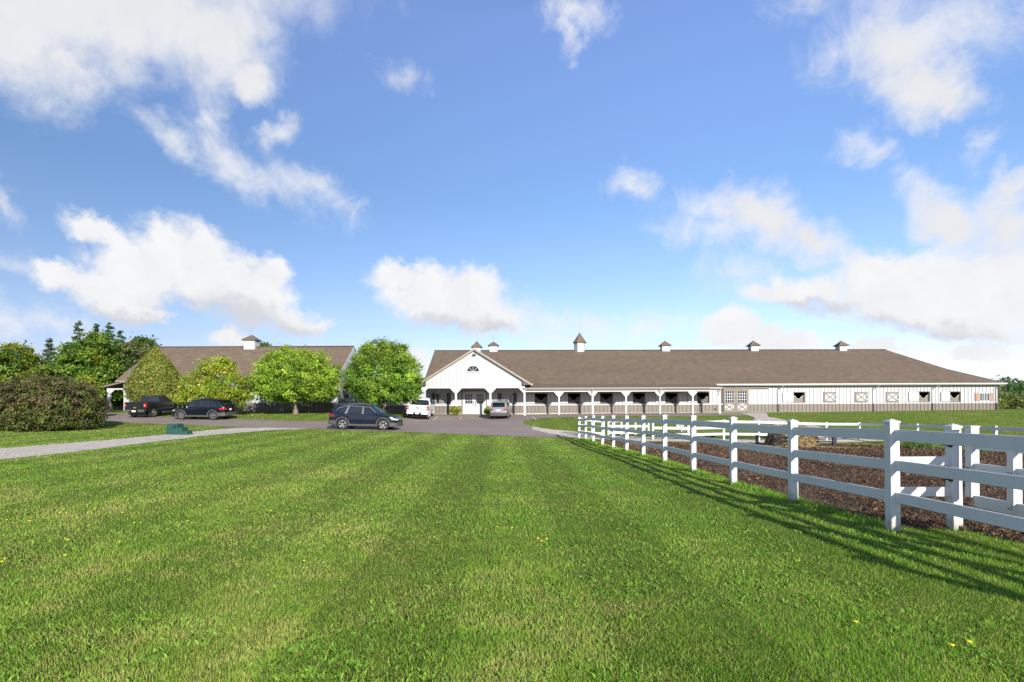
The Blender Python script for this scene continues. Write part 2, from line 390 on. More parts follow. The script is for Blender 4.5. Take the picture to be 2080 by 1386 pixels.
so = bpy.data.objects.new('sun', sun); COL.objects.link(so); so.rotation_euler = sdir.to_track_quat('Z','Y').to_euler(); so.location = (20,-30,40)
cam = bpy.data.cameras.new('camera'); co = bpy.data.objects.new('camera', cam); COL.objects.link(co); scene.camera = co
cam.sensor_fit = 'HORIZONTAL'; cam.sensor_width = 36; cam.lens = F/2080*36; cam.shift_x = 0; cam.shift_y = (CV-693)/2080
cam.clip_end = 5000; cam.clip_start = .05
right = Vector((1,0,-ROLL)).normalized(); back = Vector((0,-1,0)); upv = back.cross(right)
mw = Matrix.Identity(4)
for i in range(3): mw[i][0] = right[i]; mw[i][1] = upv[i]; mw[i][2] = back[i]
mw[2][3] = EYE; co.matrix_world = mw
scene.view_settings.view_transform = 'Standard'; scene.view_settings.look = 'None'; scene.view_settings.gamma = 1
scene.view_settings.exposure = 0.66
world.cycles.sampling_method = 'NONE'
scene.cycles.use_denoising = True; scene.cycles.max_bounces = 8; scene.cycles.transparent_max_bounces = 8

# ------------------------------------------------------------------ ground sheets
def PG(lst): return [G(*p) for p in lst]
def inside(poly, x, y):
    x = np.asarray(x); y = np.asarray(y); r = np.zeros(x.shape, bool); n = len(poly)
    for i in range(n):
        x1, y1 = poly[i]; x2, y2 = poly[(i+1)%n]
        if y1 == y2: continue
        c = ((y1 > y) != (y2 > y)) & (x < (x2-x1)*(y-y1)/(y2-y1) + x1)
        r ^= c
    return r
def edge_wobble(poly, step=.5, amp=.07, seed=3):
    r = random.Random(seed); out = []
    for i in range(len(poly)):
        a, b = Vector(poly[i]), Vector(poly[(i+1)%len(poly)]); L = (b-a).length; n = max(1, int(L/step))
        for k in range(n):
            p = a.lerp(b, k/n); out.append((p.x + r.uniform(-amp,amp), p.y + r.uniform(-amp,amp)))
    return out
def smooth_poly(poly, it=2):
    for _ in range(it):
        q = []
        for i in range(len(poly)):
            a, b = poly[i], poly[(i+1)%len(poly)]
            q += [(a[0]*.75+b[0]*.25, a[1]*.75+b[1]*.25), (a[0]*.25+b[0]*.75, a[1]*.25+b[1]*.75)]
        poly = q
    return poly
def sheet(name, poly, off, mat, cell=1.0):
    import bmesh
    from mathutils.geometry import delaunay_2d_cdt
    n = len(poly); vv, _, ff, *_r = delaunay_2d_cdt([Vector(p) for p in poly], [(i,(i+1)%n) for i in range(n)], [], 1, 1e-5)
    bm = bmesh.new(); bv = [bm.verts.new((v.x,v.y,0)) for v in vv]
    for f in ff: bm.faces.new([bv[i] for i in f])
    xs = [p[0] for p in poly]; ys = [p[1] for p in poly]
    for ax, lo, hi in ((0,min(xs),max(xs)),(1,min(ys),max(ys))):
        c = math.floor(lo/cell)*cell + cell
        while c < hi:
            co_ = (c,0,0) if ax == 0 else (0,c,0); no = (1,0,0) if ax == 0 else (0,1,0)
            bmesh.ops.bisect_plane(bm, geom=bm.verts[:]+bm.edges[:]+bm.faces[:], plane_co=co_, plane_no=no)
            c += cell
    bmesh.ops.recalc_face_normals(bm, faces=bm.faces)
    vx = np.array([v.co[:2] for v in bm.verts]); z = ground(vx[:,0], vx[:,1]) + off
    for v, zz in zip(bm.verts, z): v.co.z = zz
    for f in bm.faces:
        f.normal_update(); f.smooth = True
        if f.normal.z < 0: f.normal_flip()
    me = bpy.data.meshes.new(name); bm.to_mesh(me); bm.free()
    return tag(link_mesh(name, me, mat), kind='structure')

drive_px = [(-160,850),(60,853),(200,856),(340,862),(480,868),(600,871),(720,875),(850,879),(1000,885),(1090,888.5),(1150,890),(1172,889),(1120,881),(1090,871),(1066,862),(1060,858),(1070,853.5),(1110,849.5),(1200,847),(1300,846),(1450,844.5),(1520,844)]
drive_world_back = [(28.5,58.6),(1.2,58.9),(-10.5,58.4)]
p_l = PG([(828,846),(822,850),(800,855),(700,857),(600,855.5),(480,851),(330,847),(290,843),(262,840),(200,839),(40,838),(-160,837)])
DRIVE = PG(drive_px) + drive_world_back + p_l
PATH_L = PG([(-200,953),(0,934),(160,918),(362,891),(480,880),(560,873.5),(640,872),(560,869),(470,870),(362,880.5),(160,899),(0,912),(-200,927)])
PATH_R = PG([(1085,874),(1120,882),(1172,890)]) + [(6.5,35.6),(14,36.4),(24.5,37.6),(29,38)] + PG([(1815,893),(1760,881),(1720,877)]) + [(23.8,40.5),(20,39.3),(12,38.9),(6.5,39.2)] + PG([(1110,872),(1080,866.5)])
WALK = [(24.6,58.5),(27.4,58.5)] + PG([(1560,847),(1600,855)]) + [(25.6,44.6),(27.2,41.8),(28.6,38.2),(26.4,38.6),(24.6,41.5),(22.8,45.5),(22.2,50)] + PG([(1535,850)])
def fence_x(Y): return 5.15 - .0346*(Y-7.33)
DIRT = [(6.15,2.0),(6.2,5),(6.15,7.1),(5.9,7.45),(5.25,7.6)] + [(fence_x(y)+.12,y) for y in (9,12,15,18,21,24,27,29)] + [(4.75,31),(6,33.6),(10,34.6),(16,35.8),(22,36.2),(25,34.5),(25.9,30),(26.6,20),(27,10),(26,2)]
ISLAND = None
def asphalt():
    m, nt, p = base_mat('worn_asphalt')
    n1 = noise(nt, 60, 4, .7); n2 = noise(nt, .35, 6, .65); n3 = noise(nt, 6, 4, .7)
    c = ramp(nt, n1.outputs[0], [(.3,(.18,.14,.117)),(.72,(.34,.275,.233))]).outputs[0]
    c = mixc(nt, .8, c, ramp(nt, n2.outputs[0], [(.3,(.78,.77,.77)),(.7,(1.15,1.12,1.1))]).outputs[0], 'MULTIPLY')
    c = mixc(nt, .5, c, ramp(nt, n3.outputs[0], [(.3,(.8,.8,.8)),(.7,(1.15,1.15,1.15))]).outputs[0], 'MULTIPLY')
    nt.links.new(c, p.inputs['Base Color']); p.inputs['Roughness'].default_value = .9
    b = N(nt, 'ShaderNodeBump'); b.inputs['Strength'].default_value = .5; b.inputs['Distance'].default_value = .01; nt.links.new(n1.outputs[0], b.inputs['Height']); nt.links.new(b.outputs[0], p.inputs['Normal'])
    return m
def gravelmat():
    m, nt, p = base_mat('pale_crushed_gravel')
    tc = N(nt, 'ShaderNodeTexCoord'); v = N(nt, 'ShaderNodeTexVoronoi'); v.inputs['Scale'].default_value = 38; nt.links.new(tc.outputs['Object'], v.inputs['Vector'])
    n2 = noise(nt, .8, 6, .7); n1 = noise(nt, 9, 6, .75)
    sep = N(nt, 'ShaderNodeSeparateColor'); nt.links.new(v.outputs['Color'], sep.inputs[0])
    c = ramp(nt, sep.outputs[0], [(.0,(.42,.37,.305)),(1,(.66,.595,.505))]).outputs[0]
    c = mixc(nt, .8, c, ramp(nt, n2.outputs[0], [(.3,(.78,.77,.74)),(.7,(1.1,1.1,1.1))]).outputs[0], 'MULTIPLY')
    c = mixc(nt, .8, c, ramp(nt, n1.outputs[0], [(.3,(.72,.72,.72)),(.7,(1.15,1.15,1.15))]).outputs[0], 'MULTIPLY')
    nt.links.new(c, p.inputs['Base Color']); p.inputs['Roughness'].default_value = .95
    b = N(nt, 'ShaderNodeBump'); b.inputs['Strength'].default_value = .5; b.inputs['Distance'].default_value = .015; nt.links.new(v.outputs['Distance'], b.inputs['Height']); nt.links.new(b.outputs[0], p.inputs['Normal'])
    return m
def soilmat():
    m, nt, p = base_mat('dark_soil')
    n1 = noise(nt, 18, 6, .75); n2 = noise(nt, 1.1, 5, .7)
    c = ramp(nt, n1.outputs[0], [(.25,(.03,.018,.011)),(.5,(.085,.052,.032)),(.75,(.16,.1,.06))]).outputs[0]
    c = mixc(nt, .8, c, ramp(nt, n2.outputs[0], [(.3,(.7,.7,.7)),(.7,(1.2,1.15,1.1))]).outputs[0], 'MULTIPLY')
    nt.links.new(c, p.inputs['Base Color']); p.inputs['Roughness'].default_value = 1
    b = N(nt, 'ShaderNodeBump'); b.inputs['Strength'].default_value = 1; b.inputs['Distance'].default_value = .06; nt.links.new(n1.outputs[0], b.inputs['Height']); nt.links.new(b.outputs[0], p.inputs['Normal'])
    return m
def vnoise(x, y, seed=0):
    """smooth value noise, 0..1"""
    xi = np.floor(x).astype(np.int64); yi = np.floor(y).astype(np.int64); fx = x-xi; fy = y-yi
    fx = fx*fx*(3-2*fx); fy = fy*fy*(3-2*fy)
    def h(a, b):
        n = (a*374761393 + b*668265263 + seed*1442695041) & 0x7fffffff
        n = ((n ^ (n >> 13))*1274126177) & 0x7fffffff
        return ((n ^ (n >> 16)) & 0xffff)/65535.0
    return (h(xi,yi)*(1-fx)+h(xi+1,yi)*fx)*(1-fy) + (h(xi,yi+1)*(1-fx)+h(xi+1,yi+1)*fx)*fy
def fbm2(x, y, o=3, seed=0):
    s = 0; a = .5; t = 0
    for i in range(o): s = s + a*vnoise(x*2**i, y*2**i, seed+i*17); t += a; a *= .55
    return s/t
def lawn_tint(x, y):
    """the lawn's own colour: lush and dry patches, mowing lines"""
    big = fbm2(x*.22, y*.22, 4, 1); med = fbm2(x*.9+5, y*.9, 4, 2); fin = fbm2(x*3.3, y*3.3+9, 3, 3)
    t = np.clip((big-.5)*1.2 + (med-.5)*1.2 + (fin-.5)*1.3 + .29, 0, 1)[:,None]
    lush = np.array([.108,.205,.018]); mid = np.array([.172,.25,.032]); dry = np.array([.27,.28,.075])
    c = np.where(t < .5, lush+(mid-lush)*(t*2), mid+(dry-mid)*((t-.5)*2))
    s = np.sin((x + .02*y)*2*PI/2.3 + 1.0) * np.clip((y-6)/14, 0, 1)
    c = c*(1 + .07*s[:,None])
    return c
def build_ground():
    xs = np.unique(np.r_[-1800,-900,-400,-200,np.arange(-130,-60,5),np.arange(-60,70,1.0),np.arange(70,131,5),200,400,900,1800])
    ys = np.unique(np.r_[-300,-100,-40,np.arange(-15,78,1.0),np.arange(78,141,4),200,400,900,1800,3000])
    X, Y = np.meshgrid(xs, ys); Z = ground(X, Y)
    V = np.c_[X.ravel(), Y.ravel(), Z.ravel()]
    nx = len(xs); I = np.arange(len(V)).reshape(X.shape)
    Fc = np.c_[I[:-1,:-1].ravel(), I[:-1,1:].ravel(), I[1:,1:].ravel(), I[1:,:-1].ravel()]
    me = raw_mesh('lawn', V, Fc, None, True)
    m, nt, p = base_mat('mown_turf')
    n1 = noise(nt, .25, 6, .65); n2 = noise(nt, 2.5, 5, .7); n3 = noise(nt, 30, 3, .7)
    c = ramp(nt, n1.outputs[0], [(.32,(.09,.15,.022)),(.68,(.17,.2,.045))]).outputs[0]
    c = mixc(nt, .8, c, ramp(nt, n2.outputs[0], [(.3,(.75,.8,.7)),(.7,(1.2,1.12,1.1))]).outputs[0], 'MULTIPLY')
    c = mixc(nt, .9, c, ramp(nt, n3.outputs[0], [(.3,(.6,.62,.55)),(.7,(1.3,1.28,1.2))]).outputs[0], 'MULTIPLY')
    nt.links.new(c, p.inputs['Base Color']); p.inputs['Roughness'].default_value = 1; p.inputs['Specular IOR Level'].default_value = .1
    b = N(nt, 'ShaderNodeBump'); b.inputs['Strength'].default_value = .8; b.inputs['Distance'].default_value = .04; nt.links.new(n3.outputs[0], b.inputs['Height']); nt.links.new(b.outputs[0], p.inputs['Normal'])
    tag(link_mesh('lawn', me, m), kind='structure')
build_ground()
DRIVE_S = edge_wobble(DRIVE, .6, .05)
PATH_LS = edge_wobble(smooth_poly(PATH_L,1), .4, .13); PATH_RS = edge_wobble(PATH_R, .5, .1); WALK_S = edge_wobble(WALK, .5, .07)
DIRT_S = edge_wobble(DIRT, .3, .1)
gm = gravelmat()
sheet('driveway', DRIVE_S, .012, asphalt())
sheet('gravel_path', PATH_LS, .016, gm)
sheet('gravel_track', PATH_RS, .020, gm)
sheet('walkway', WALK_S, .024, simple('worn_concrete', (.48,.41,.35), .95, .25, 4, bump=.5))
sheet('paddock_soil', DIRT_S, .010, soilmat())
linem = simple('faded_white_paint', (.5,.48,.45), .8, .35, 8)
def stripe(p, q, w=.11):
    a, b = Vector(G(*p)), Vector(G(*q)); n = Vector((-(b-a).y, (b-a).x)).normalized()*w/2
    sheet('parking_line', [tuple(a-n), tuple(b-n), tuple(b+n), tuple(a+n)], .017, linem)
stripe((1081,846),(1089,853)); stripe((889,847),(881,852.5)); stripe((938,847.5),(934,852.5))

# ------------------------------------------------------------------ grass
def place_blades(x, y, hgt, wid, lean, col, dirn):
    n = len(x); z = ground(x, y)
    a = rng.uniform(0, 2*PI, n); wx, wy = np.cos(a)*wid*.5, np.sin(a)*wid*.5
    lx, ly = np.cos(dirn)*lean*hgt, np.sin(dirn)*lean*hgt
    b = np.stack([x,y,z-.004], 1); V = np.empty((n,5,3), np.float32)
    V[:,0] = b + np.stack([-wx,-wy,0*x],1); V[:,1] = b + np.stack([wx,wy,0*x],1)
    mid = np.stack([lx*.35, ly*.35, hgt*.6],1)
    V[:,2] = b + mid + np.stack([wx*.8,wy*.8,0*x],1); V[:,3] = b + mid - np.stack([wx*.8,wy*.8,0*x],1)
    V[:,4] = b + np.stack([lx, ly, hgt*np.sqrt(np.clip(1-lean**2*.5,.2,1))],1)
    i = np.arange(n)[:,None]*5
    T = np.concatenate([i+[[0,1,2]], i+[[0,2,3]], i+[[3,2,4]]],1).reshape(-1,3)
    C = np.repeat(col[:,None,:],5,1)
    return V.reshape(-1,3), T, C.reshape(-1,3)
def build_grass(n=760000):
    Y = np.exp(rng.uniform(math.log(2.5), math.log(60), n)); x = rng.uniform(-1.0,1.0,n)*(Y*1.0+.4)
    ok = ~inside(DRIVE_S,x,Y) & ~inside(WALK_S,x,Y)
    for P_ in (PATH_LS, PATH_RS): ok &= ~(inside(P_,x,Y) & (rng.random(n) < .985))
    dm = inside(DIRT_S,x,Y); ok &= ~dm
    ok &= ~((Y > 58.7) & (x > -12)) & ~((Y > 54.6) & (x < -17))
    x, Y = x[ok], Y[ok]; n = len(x)
    c = lawn_tint(x, Y)
    k = rng.lognormal(0, .22, n)[:,None]; c = c*k
    straw = rng.random(n) < .08; c[straw] = np.array([.36,.3,.14])*rng.uniform(.6,1.1,(straw.sum(),1))
    lean_dir = np.where(np.sin((x+.02*Y)*2*PI/2.3+1.0) > 0, PI/2, -PI/2) + rng.normal(0, 1.1, n)
    tall = fbm2(x*1.3, Y*1.3, 3, 9)
    h = rng.uniform(.018,.046,n)*(.55+.9*tall); w = np.maximum(.0030, Y*.00065)*rng.uniform(.7,1.4,n)
    V, T, C = place_blades(x, Y, h, w, rng.uniform(.1,.95,n), c, lean_dir)
    # broad weed leaves: plantain, clover and dandelion rosettes
    m = 11000; Yw = np.exp(rng.uniform(math.log(2.6), math.log(16), m)); xw = rng.uniform(-1,1,m)*(Yw+.3)
    d = fbm2(xw*.55+3, Yw*.55, 3, 21); ok = (d > .5) & (xw < 4.9) & (rng.random(m) < .6) ; xw, Yw = xw[ok], Yw[ok]
    q = 6; xw = np.repeat(xw,q) + rng.normal(0,.012,len(xw)*q); Yw = np.repeat(Yw,q) + rng.normal(0,.012,len(Yw)*q); m = len(xw)
    cw = np.array([.15,.25,.036])*rng.lognormal(0,.22,(m,1))*np.array([1,1,1])
    V2, T2, C2 = place_blades(xw, Yw, rng.uniform(.025,.055,m), rng.uniform(.008,.017,m), rng.uniform(.7,1.0,m), cw, rng.uniform(0,2*PI,m))
    # fringe along the fence foot and the soil edge
    m = 9000; t = rng.uniform(7.6,33,m); xf = fence_x(t) + rng.normal(.05,.09,m)
    V3, T3, C3 = place_blades(xf, t, rng.uniform(.05,.13,m), np.maximum(.005,t*.0009), rng.uniform(.2,.9,m), lawn_tint(xf,t)*rng.lognormal(0,.25,(m,1)), rng.uniform(0,2*PI,m))
    V4 = np.concatenate([V,V2,V3]); T4 = np.concatenate([T,T2+len(V),T3+len(V)+len(V2)]); C4 = np.concatenate([C,C2,C3])
    o = link_mesh('grass', raw_mesh('grass', V4, T4, np.clip(C4,0,1)), M['blade'])
    tag(o, 'short mown green grass with dry and lush patches covering the lawn', 'grass', kind='stuff')
build_grass()
def build_mulch(n=260000):
    Y = np.exp(rng.uniform(math.log(5), math.log(38), n)); x = rng.uniform(.1,1.02,n)*Y
    ok = inside(DIRT_S,x,Y); x, Y = x[ok], Y[ok]; n = len(x)
    lump = fbm2(x*1.6, Y*1.6, 4, 31); z = ground(x,Y) + .012 + np.clip(lump-.45,0,1)*.22*rng.uniform(.2,1,n)
    s = np.maximum(.012, Y*.0011)*rng.lognormal(0,.5,n)
    d = rng.normal(size=(n,3)); d /= np.linalg.norm(d,axis=1)[:,None]
    e = rng.normal(size=(n,3)); e -= d*(d*e).sum(1)[:,None]; e /= np.linalg.norm(e,axis=1)[:,None]
    f = np.cross(d,e); c0 = np.stack([x,Y,z],1); asp = rng.uniform(.25,.8,n)
    straw = rng.random(n) < (.02 + .25*(fbm2(x*.5,Y*.5,3,44) > .62)); asp[straw] = .12; s[straw] *= 1.5
    d = d*(s)[:,None]; e = e*(s*asp)[:,None]; f = f*(s*asp*.5)[:,None]
    V = np.stack([c0-d, c0+e, c0+d, c0-e, c0+f],1).reshape(-1,3)
    i = np.arange(n)[:,None]*5; T = np.concatenate([i+[[0,1,4]],i+[[1,2,4]],i+[[2,3,4]],i+[[3,0,4]]],1).reshape(-1,3)
    c = np.array([.08,.044,.023])*rng.lognormal(0,.48,(n,1)); c[straw] = np.array([.32,.23,.12])*rng.uniform(.5,1.1,(straw.sum(),1))
    o = link_mesh('mulch', raw_mesh('mulch', V, T, np.clip(np.repeat(c[:,None,:],5,1).reshape(-1,3),0,1)), M['chip'])
    tag(o, 'dark brown churned wood mulch with straw bits inside the paddock', 'mulch', kind='stuff')
build_mulch()
def build_stones(n=60000):
    Y = rng.uniform(13,40,n); x = -rng.uniform(0,1,n)*Y
    ok = inside(PATH_LS,x,Y); x, Y = x[ok], Y[ok]; n = len(x)
    s = rng.lognormal(0,.35,n)*.013; c0 = np.stack([x,Y,ground(x,Y)+.018],1); a = rng.uniform(0,2*PI,n)
    ux = np.stack([np.cos(a),np.sin(a),0*a],1)*s[:,None]; uy = np.stack([-np.sin(a),np.cos(a),0*a],1)*(s*rng.uniform(.5,1,n))[:,None]
    V = np.stack([c0-ux,c0-uy,c0+ux,c0+uy,c0+np.array([0,0,1])*s[:,None]*.7],1).reshape(-1,3)
    i = np.arange(n)[:,None]*5; T = np.concatenate([i+[[0,1,4]],i+[[1,2,4]],i+[[2,3,4]],i+[[3,0,4]]],1).reshape(-1,3)
    c = np.array([.5,.45,.385])*rng.lognormal(0,.25,(n,1))
    tag(link_mesh('gravel', raw_mesh('gravel', V, T, np.clip(np.repeat(c[:,None,:],5,1).reshape(-1,3),0,.85)), M['chip']), 'loose pale grey stones on the curved gravel path', 'gravel', kind='stuff')
build_stones()
build_sky()
# ------------------------------------------------------------------ buildings
def uv_planar(o, ax_u, ax_v):
    """metre-scaled UVs along two directions (for the shingle courses)"""
    me = o.data; uv = me.uv_layers.new(name='UVMap'); au, av = Vector(ax_u), Vector(ax_v)
    for lp in me.loops:
        c = me.vertices[lp.vertex_index].co; uv.data[lp.index].uv = (c.dot(au), c.dot(av))
class House:
    def __init__(s, name, ox, oy, oz, yaw, label, cat):
        s.root = empty(name, (ox,oy,oz), yaw, label, cat); s.o = Vector((ox,oy,oz)); s.yaw = yaw
        s.Mi = (Matrix.Translation(s.o) @ Matrix.Rotation(yaw,4,'Z')).inverted()
    def L(s, u, v, yl):
        """local point on the plane y = yl seen at a surveyed bearing"""
        a, b = ab(u, v); p0 = s.Mi @ Vector((0,0,EYE)); d = s.Mi.to_3x3() @ Vector((a,1,b))
        return p0 + d*((yl-p0.y)/d.y)
    def x(s, u, yl=0, v=820): return s.L(u, v, yl).x
    def z(s, u, v, yl=0): return s.L(u, v, yl).z
def wall_holes(x0, x1, z0, z1, holes, y=0.0, depth=.16, rib=.42, rx=None, ribw=.06, ribd=.05, top=None):
    """front skin of a wall with openings, their reveals, and vertical ribs; all one mesh. top(x) clips the ribs under a slope"""
    mb = MB(); xs = sorted({x0,x1,*[h[0] for h in holes],*[h[1] for h in holes]}); zs = sorted({z0,z1,*[h[2] for h in holes],*[h[3] for h in holes]})
    xs = [x for x in xs if x0 <= x <= x1]; zs = [z for z in zs if z0 <= z <= z1]
    for i in range(len(xs)-1):
        for j in range(len(zs)-1):
            cx, cz = (xs[i]+xs[i+1])/2, (zs[j]+zs[j+1])/2
            if any(h[0] < cx < h[1] and h[2] < cz < h[3] for h in holes): continue
            mb.add([(xs[i],y,zs[j]),(xs[i+1],y,zs[j]),(xs[i+1],y,zs[j+1]),(xs[i],y,zs[j+1])],[(0,1,2,3)])
    for a,b,c,d in holes:
        c2, d2 = max(c,z0), min(d,z1)
        if d2 <= c2: continue
        for p,q in (((a,c2),(a,d2)),((b,c2),(b,d2)),((a,d),(b,d)) if d <= z1 else ((a,c2),(a,d2)),((a,c),(b,c)) if c >= z0 else ((b,c2),(b,d2))):
            mb.add([(p[0],y,p[1]),(q[0],y,q[1]),(q[0],y+depth,q[1]),(p[0],y+depth,p[1])],[(0,1,2,3)])
    x = (math.floor(x0/rib)+1)*rib
    while x < x1-.03:
        segs = [(z0, z1 if top is None else min(z1, top(x)))]
        for a,b,c,d in holes:
            if a-.06 < x < b+.06:
                ns = []
                for s0,s1 in segs:
                    if d <= s0 or c >= s1: ns.append((s0,s1)); continue
                    if c-.04 > s0: ns.append((s0,c-.04))
                    if d+.04 < s1: ns.append((d+.04,s1))
                segs = ns
        for s0,s1 in segs:
            if s1-s0 > .05:
                w = ribw/2
                mb.add([(x-w,y,s0),(x-w*.5,y-ribd,s0),(x+w*.5,y-ribd,s0),(x+w,y,s0),(x-w,y,s1),(x-w*.5,y-ribd,s1),(x+w*.5,y-ribd,s1),(x+w,y,s1)],[(0,1,5,4),(1,2,6,5),(2,3,7,6),(4,5,6,7),(0,3,2,1)])
        x += rib
    return mb
def slab_roof(name, polys, thick, parent, uvax, mat=None):
    """polys: list of planar polygons (local coordinates), each given a thickness downwards"""
    mb = MB()
    for p in polys: mb.prism(p, (0,0,-thick))
    o = mb.build(name, mat or M['roof'], parent); uv_planar(o, *uvax); return o
def pane_grid(mb, x0, x1, z0, z1, nx, nz, y, w=.03):
    for i in range(1,nx): x = x0+(x1-x0)*i/nx; mb.box(x-w/2,x+w/2,y-.012,y,z0,z1)
    for j in range(1,nz): z = z0+(z1-z0)*j/nz; mb.box(x0,x1,y-.010,y+.002,z-w/2,z+w/2)
def window(parent, x0, x1, z0, z1, y=0, sashes=2, nx=3, nz=4, shutter=None, sw=.42, name='window', open_left=False):
    fr = MB(); t = .06
    fr.box(x0-t,x1+t,y-.05,y+.03,z1,z1+t); fr.box(x0-t,x1+t,y-.06,y+.03,z0-t,z0); fr.box(x0-t,x0,y-.048,y+.03,z0,z1); fr.box(x1,x1+t,y-.048,y+.03,z0,z1)
    xm = (x0+x1)/2; fr.box(xm-.03,xm+.03,y-.04,y+.03,z0,z1)
    if not open_left: pane_grid(fr, x0, xm-.03, z0, z1, nx, nz, y-.006)
    pane_grid(fr, xm+.03, x1, z0, z1, nx, nz, y-.006)
    f = fr.build(name, M['trim'], parent)
    MB().box(x0,x1,y+.0,y+.02,z0,z1).build('pane', M['glass'], f)
    if shutter:
        for a,b in ((x0-t-.02-sw,x0-t-.02),(x1+t+.02,x1+t+.02+sw)):
            sh = MB(); sh.box(a,b,y-.055,y,z0-.08,z1+.08)
            n = 12
            for k in range(n):
                zz = z0-.02+(z1-z0+.04)*(k+.5)/n; sh.box(a+.05,b-.05,y-.072,y-.05,zz-.03,zz+.022)
            sh.build('shutter', shutter, f)
    return f

# ---- the long stable barn
BY = 59.4
BX = W(963,840,BY).x
barn = House('stable_barn', BX, BY, .98, R(1.5), 'very long white stable barn with brown wainscot, brown shingle roof and gabled entrance porch', 'barn')
b = barn; br = b.root
PY, GY = -2.55, -2.8           # porch post line, gable front
x_l = b.x(858,-.6); x_r = b.x(2027,0)
zE = b.z(1500,780,-.62); ridgeY = 11.0; zR = b.z(1300,711.5,ridgeY)
zW = b.z(1580,821); zP = b.z(1250,787.5,PY-.35)
eY = -.62
# openings
stall_p = [(1086.5,1111),(1153.8,1177.5),(1219,1243.8),(1285.6,1309.6),(1351.5,1375.4),(1416,1440)]
stall_r = [(1611.6,1633.8),(1866,1887.6),(1929,1950.3)]
zs0, zs1 = b.z(1230,819.6), b.z(1230,799.6); zt0, zt1 = b.z(1620,817), b.z(1620,797.5)
holes = [(b.x(p),b.x(q),zs0,zs1) for p,q in stall_p] + [(b.x(p),b.x(q),b.z(q,817 if q < 1700 else 816),b.z(q,797.5 if q < 1700 else 796.3)) for p,q in stall_r]
dx0, dx1, dz1 = b.x(939.6), b.x(987.4), b.z(963,795.5)
sx0, sx1, sz1 = b.x(1468.6), b.x(1519.4), b.z(1494,790)
doorhole = (dx0,dx1,-1,dz1)
hs = holes + [doorhole]
wm = wall_holes(x_l+.3, x_r, zW, zE+.1, hs, 0)
wm.add([(x_r,0,-.6),(x_r,22,-.6),(x_r,22,zE+.1),(x_r,0,zE+.1)],[(0,1,2,3)]); wm.add([(x_l+.3,0,-.6),(x_l+.3,22,-.6),(x_l+.3,22,zE+.1),(x_l+.3,0,zE+.1)],[(3,2,1,0)])
wm.add([(x_l+.3,22,-.6),(x_r,22,-.6),(x_r,22,zE+.1),(x_l+.3,22,zE+.1)],[(0,1,2,3)])
wm.add([(x_l+.3,0,zE-.02),(x_l+.3,22,zE-.02),(x_l+.3,11,zR-.2)],[(0,1,2)])
wm.build('wall', M['siding'], br)
wall_holes(x_l+.3, x_r+.01, -.8, zW, [doorhole], -.012, rib=.42).build('wainscot', M['brown'], br)
led = MB()
for a,c in ((x_l+.3,dx0-.06),(dx1+.06,sx0-.02),): led.box(a,c,-.07,0,zW-.03,zW+.07)
led.box(sx1+.02,x_r,-.05,0,zW-.02,zW+.02)
led.build('ledge', M['trim'], br)
MB().box(x_l+.3,x_r+.02,-.10,-.014,-.8,.06).build('sill', M['concrete'], br)
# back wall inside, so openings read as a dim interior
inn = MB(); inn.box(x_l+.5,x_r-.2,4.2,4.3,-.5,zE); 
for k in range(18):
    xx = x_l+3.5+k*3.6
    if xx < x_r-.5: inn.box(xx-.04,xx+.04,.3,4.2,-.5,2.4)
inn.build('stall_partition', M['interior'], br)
# main roof: one front plane, shallow-kicked right end
x_rr = b.x(1798,ridgeY,711)
ov = .0
sl = (zR-zE)/(ridgeY-eY)
kz_y = None
for i in range(400):
    t = i/400; yy = eY+t*(ridgeY-eY); zz = zE+t*(zR-zE); p = Matrix.Translation(b.o) @ Matrix.Rotation(b.yaw,4,'Z') @ Vector((0,yy,zz))
    pl = b.L(1925,750,yy)
    if pl.z <= zz: kz_y = (pl.x, yy, zz); break
xk, yk, zk = kz_y
xc = b.x(2044,eY,778)
yb = 2*ridgeY-eY
front = [(x_l,eY,zE),(xc,eY,zE),(xk,yk,zk),(x_rr,ridgeY,zR),(x_l,ridgeY,zR)]
backp = [(x_l,yb,zE),(x_l,ridgeY,zR),(x_rr,ridgeY,zR),(xk,2*ridgeY-yk,zk),(xc,yb,zE)]
rt = .16
e1 = [(x_rr,ridgeY,zR),(xk,yk,zk),(xk,2*ridgeY-yk,zk)]; e2 = [(xk,yk,zk),(xc,eY,zE),(xc,yb,zE),(xk,2*ridgeY-yk,zk)]
nrm = Vector((0,-(zR-zE),(ridgeY-eY))).normalized()
slab_roof('roof', [front, backp, e1, e2], rt, br, ((1,0,0),(0,.92,.4)))
MB().bar((x_l,ridgeY,zR+.02),(x_rr,ridgeY,zR+.02),.34,.06).build('ridge_cap', M['roof'], br)
# porch roof over the stall fronts
px0, px1 = b.x(1066,PY), b.x(1466.5,PY-.3)
yp = PY-.38
prf = [(px0-.2,yp,zP),(px1,yp,zP),(px1+.25,eY+.15,zE+.04),(px0-.2,eY+.15,zE+.04)]
slab_roof('porch_roof', [prf], .12, br, ((1,0,0),(0,.97,.22)))
g = MB(); g.box(px0-.1,px1+.02,yp-.10,yp-.005,zP-.13,zP-.01); g.build('porch_gutter', M['fascia'], br)
g = MB(); g.box(px1-.1,xc+.04,eY-.11,eY-.005,zE-.13,zE-.005); g.build('gutter', M['gutter'], br)
MB().box(px1+.02,x_r+.3,eY,0,zE-.2,zE-.165).build('soffit', M['trim'], br)
MB().box(px0-.1,px1-.02,yp+.02,-.03,zP-.2,zP-.16).build('porch_ceiling', M['siding'], br)
MB().box(px0,px1-.06,PY-.09,PY+.09,zP-.42,zP-.17).build('porch_beam', M['trim'], br)
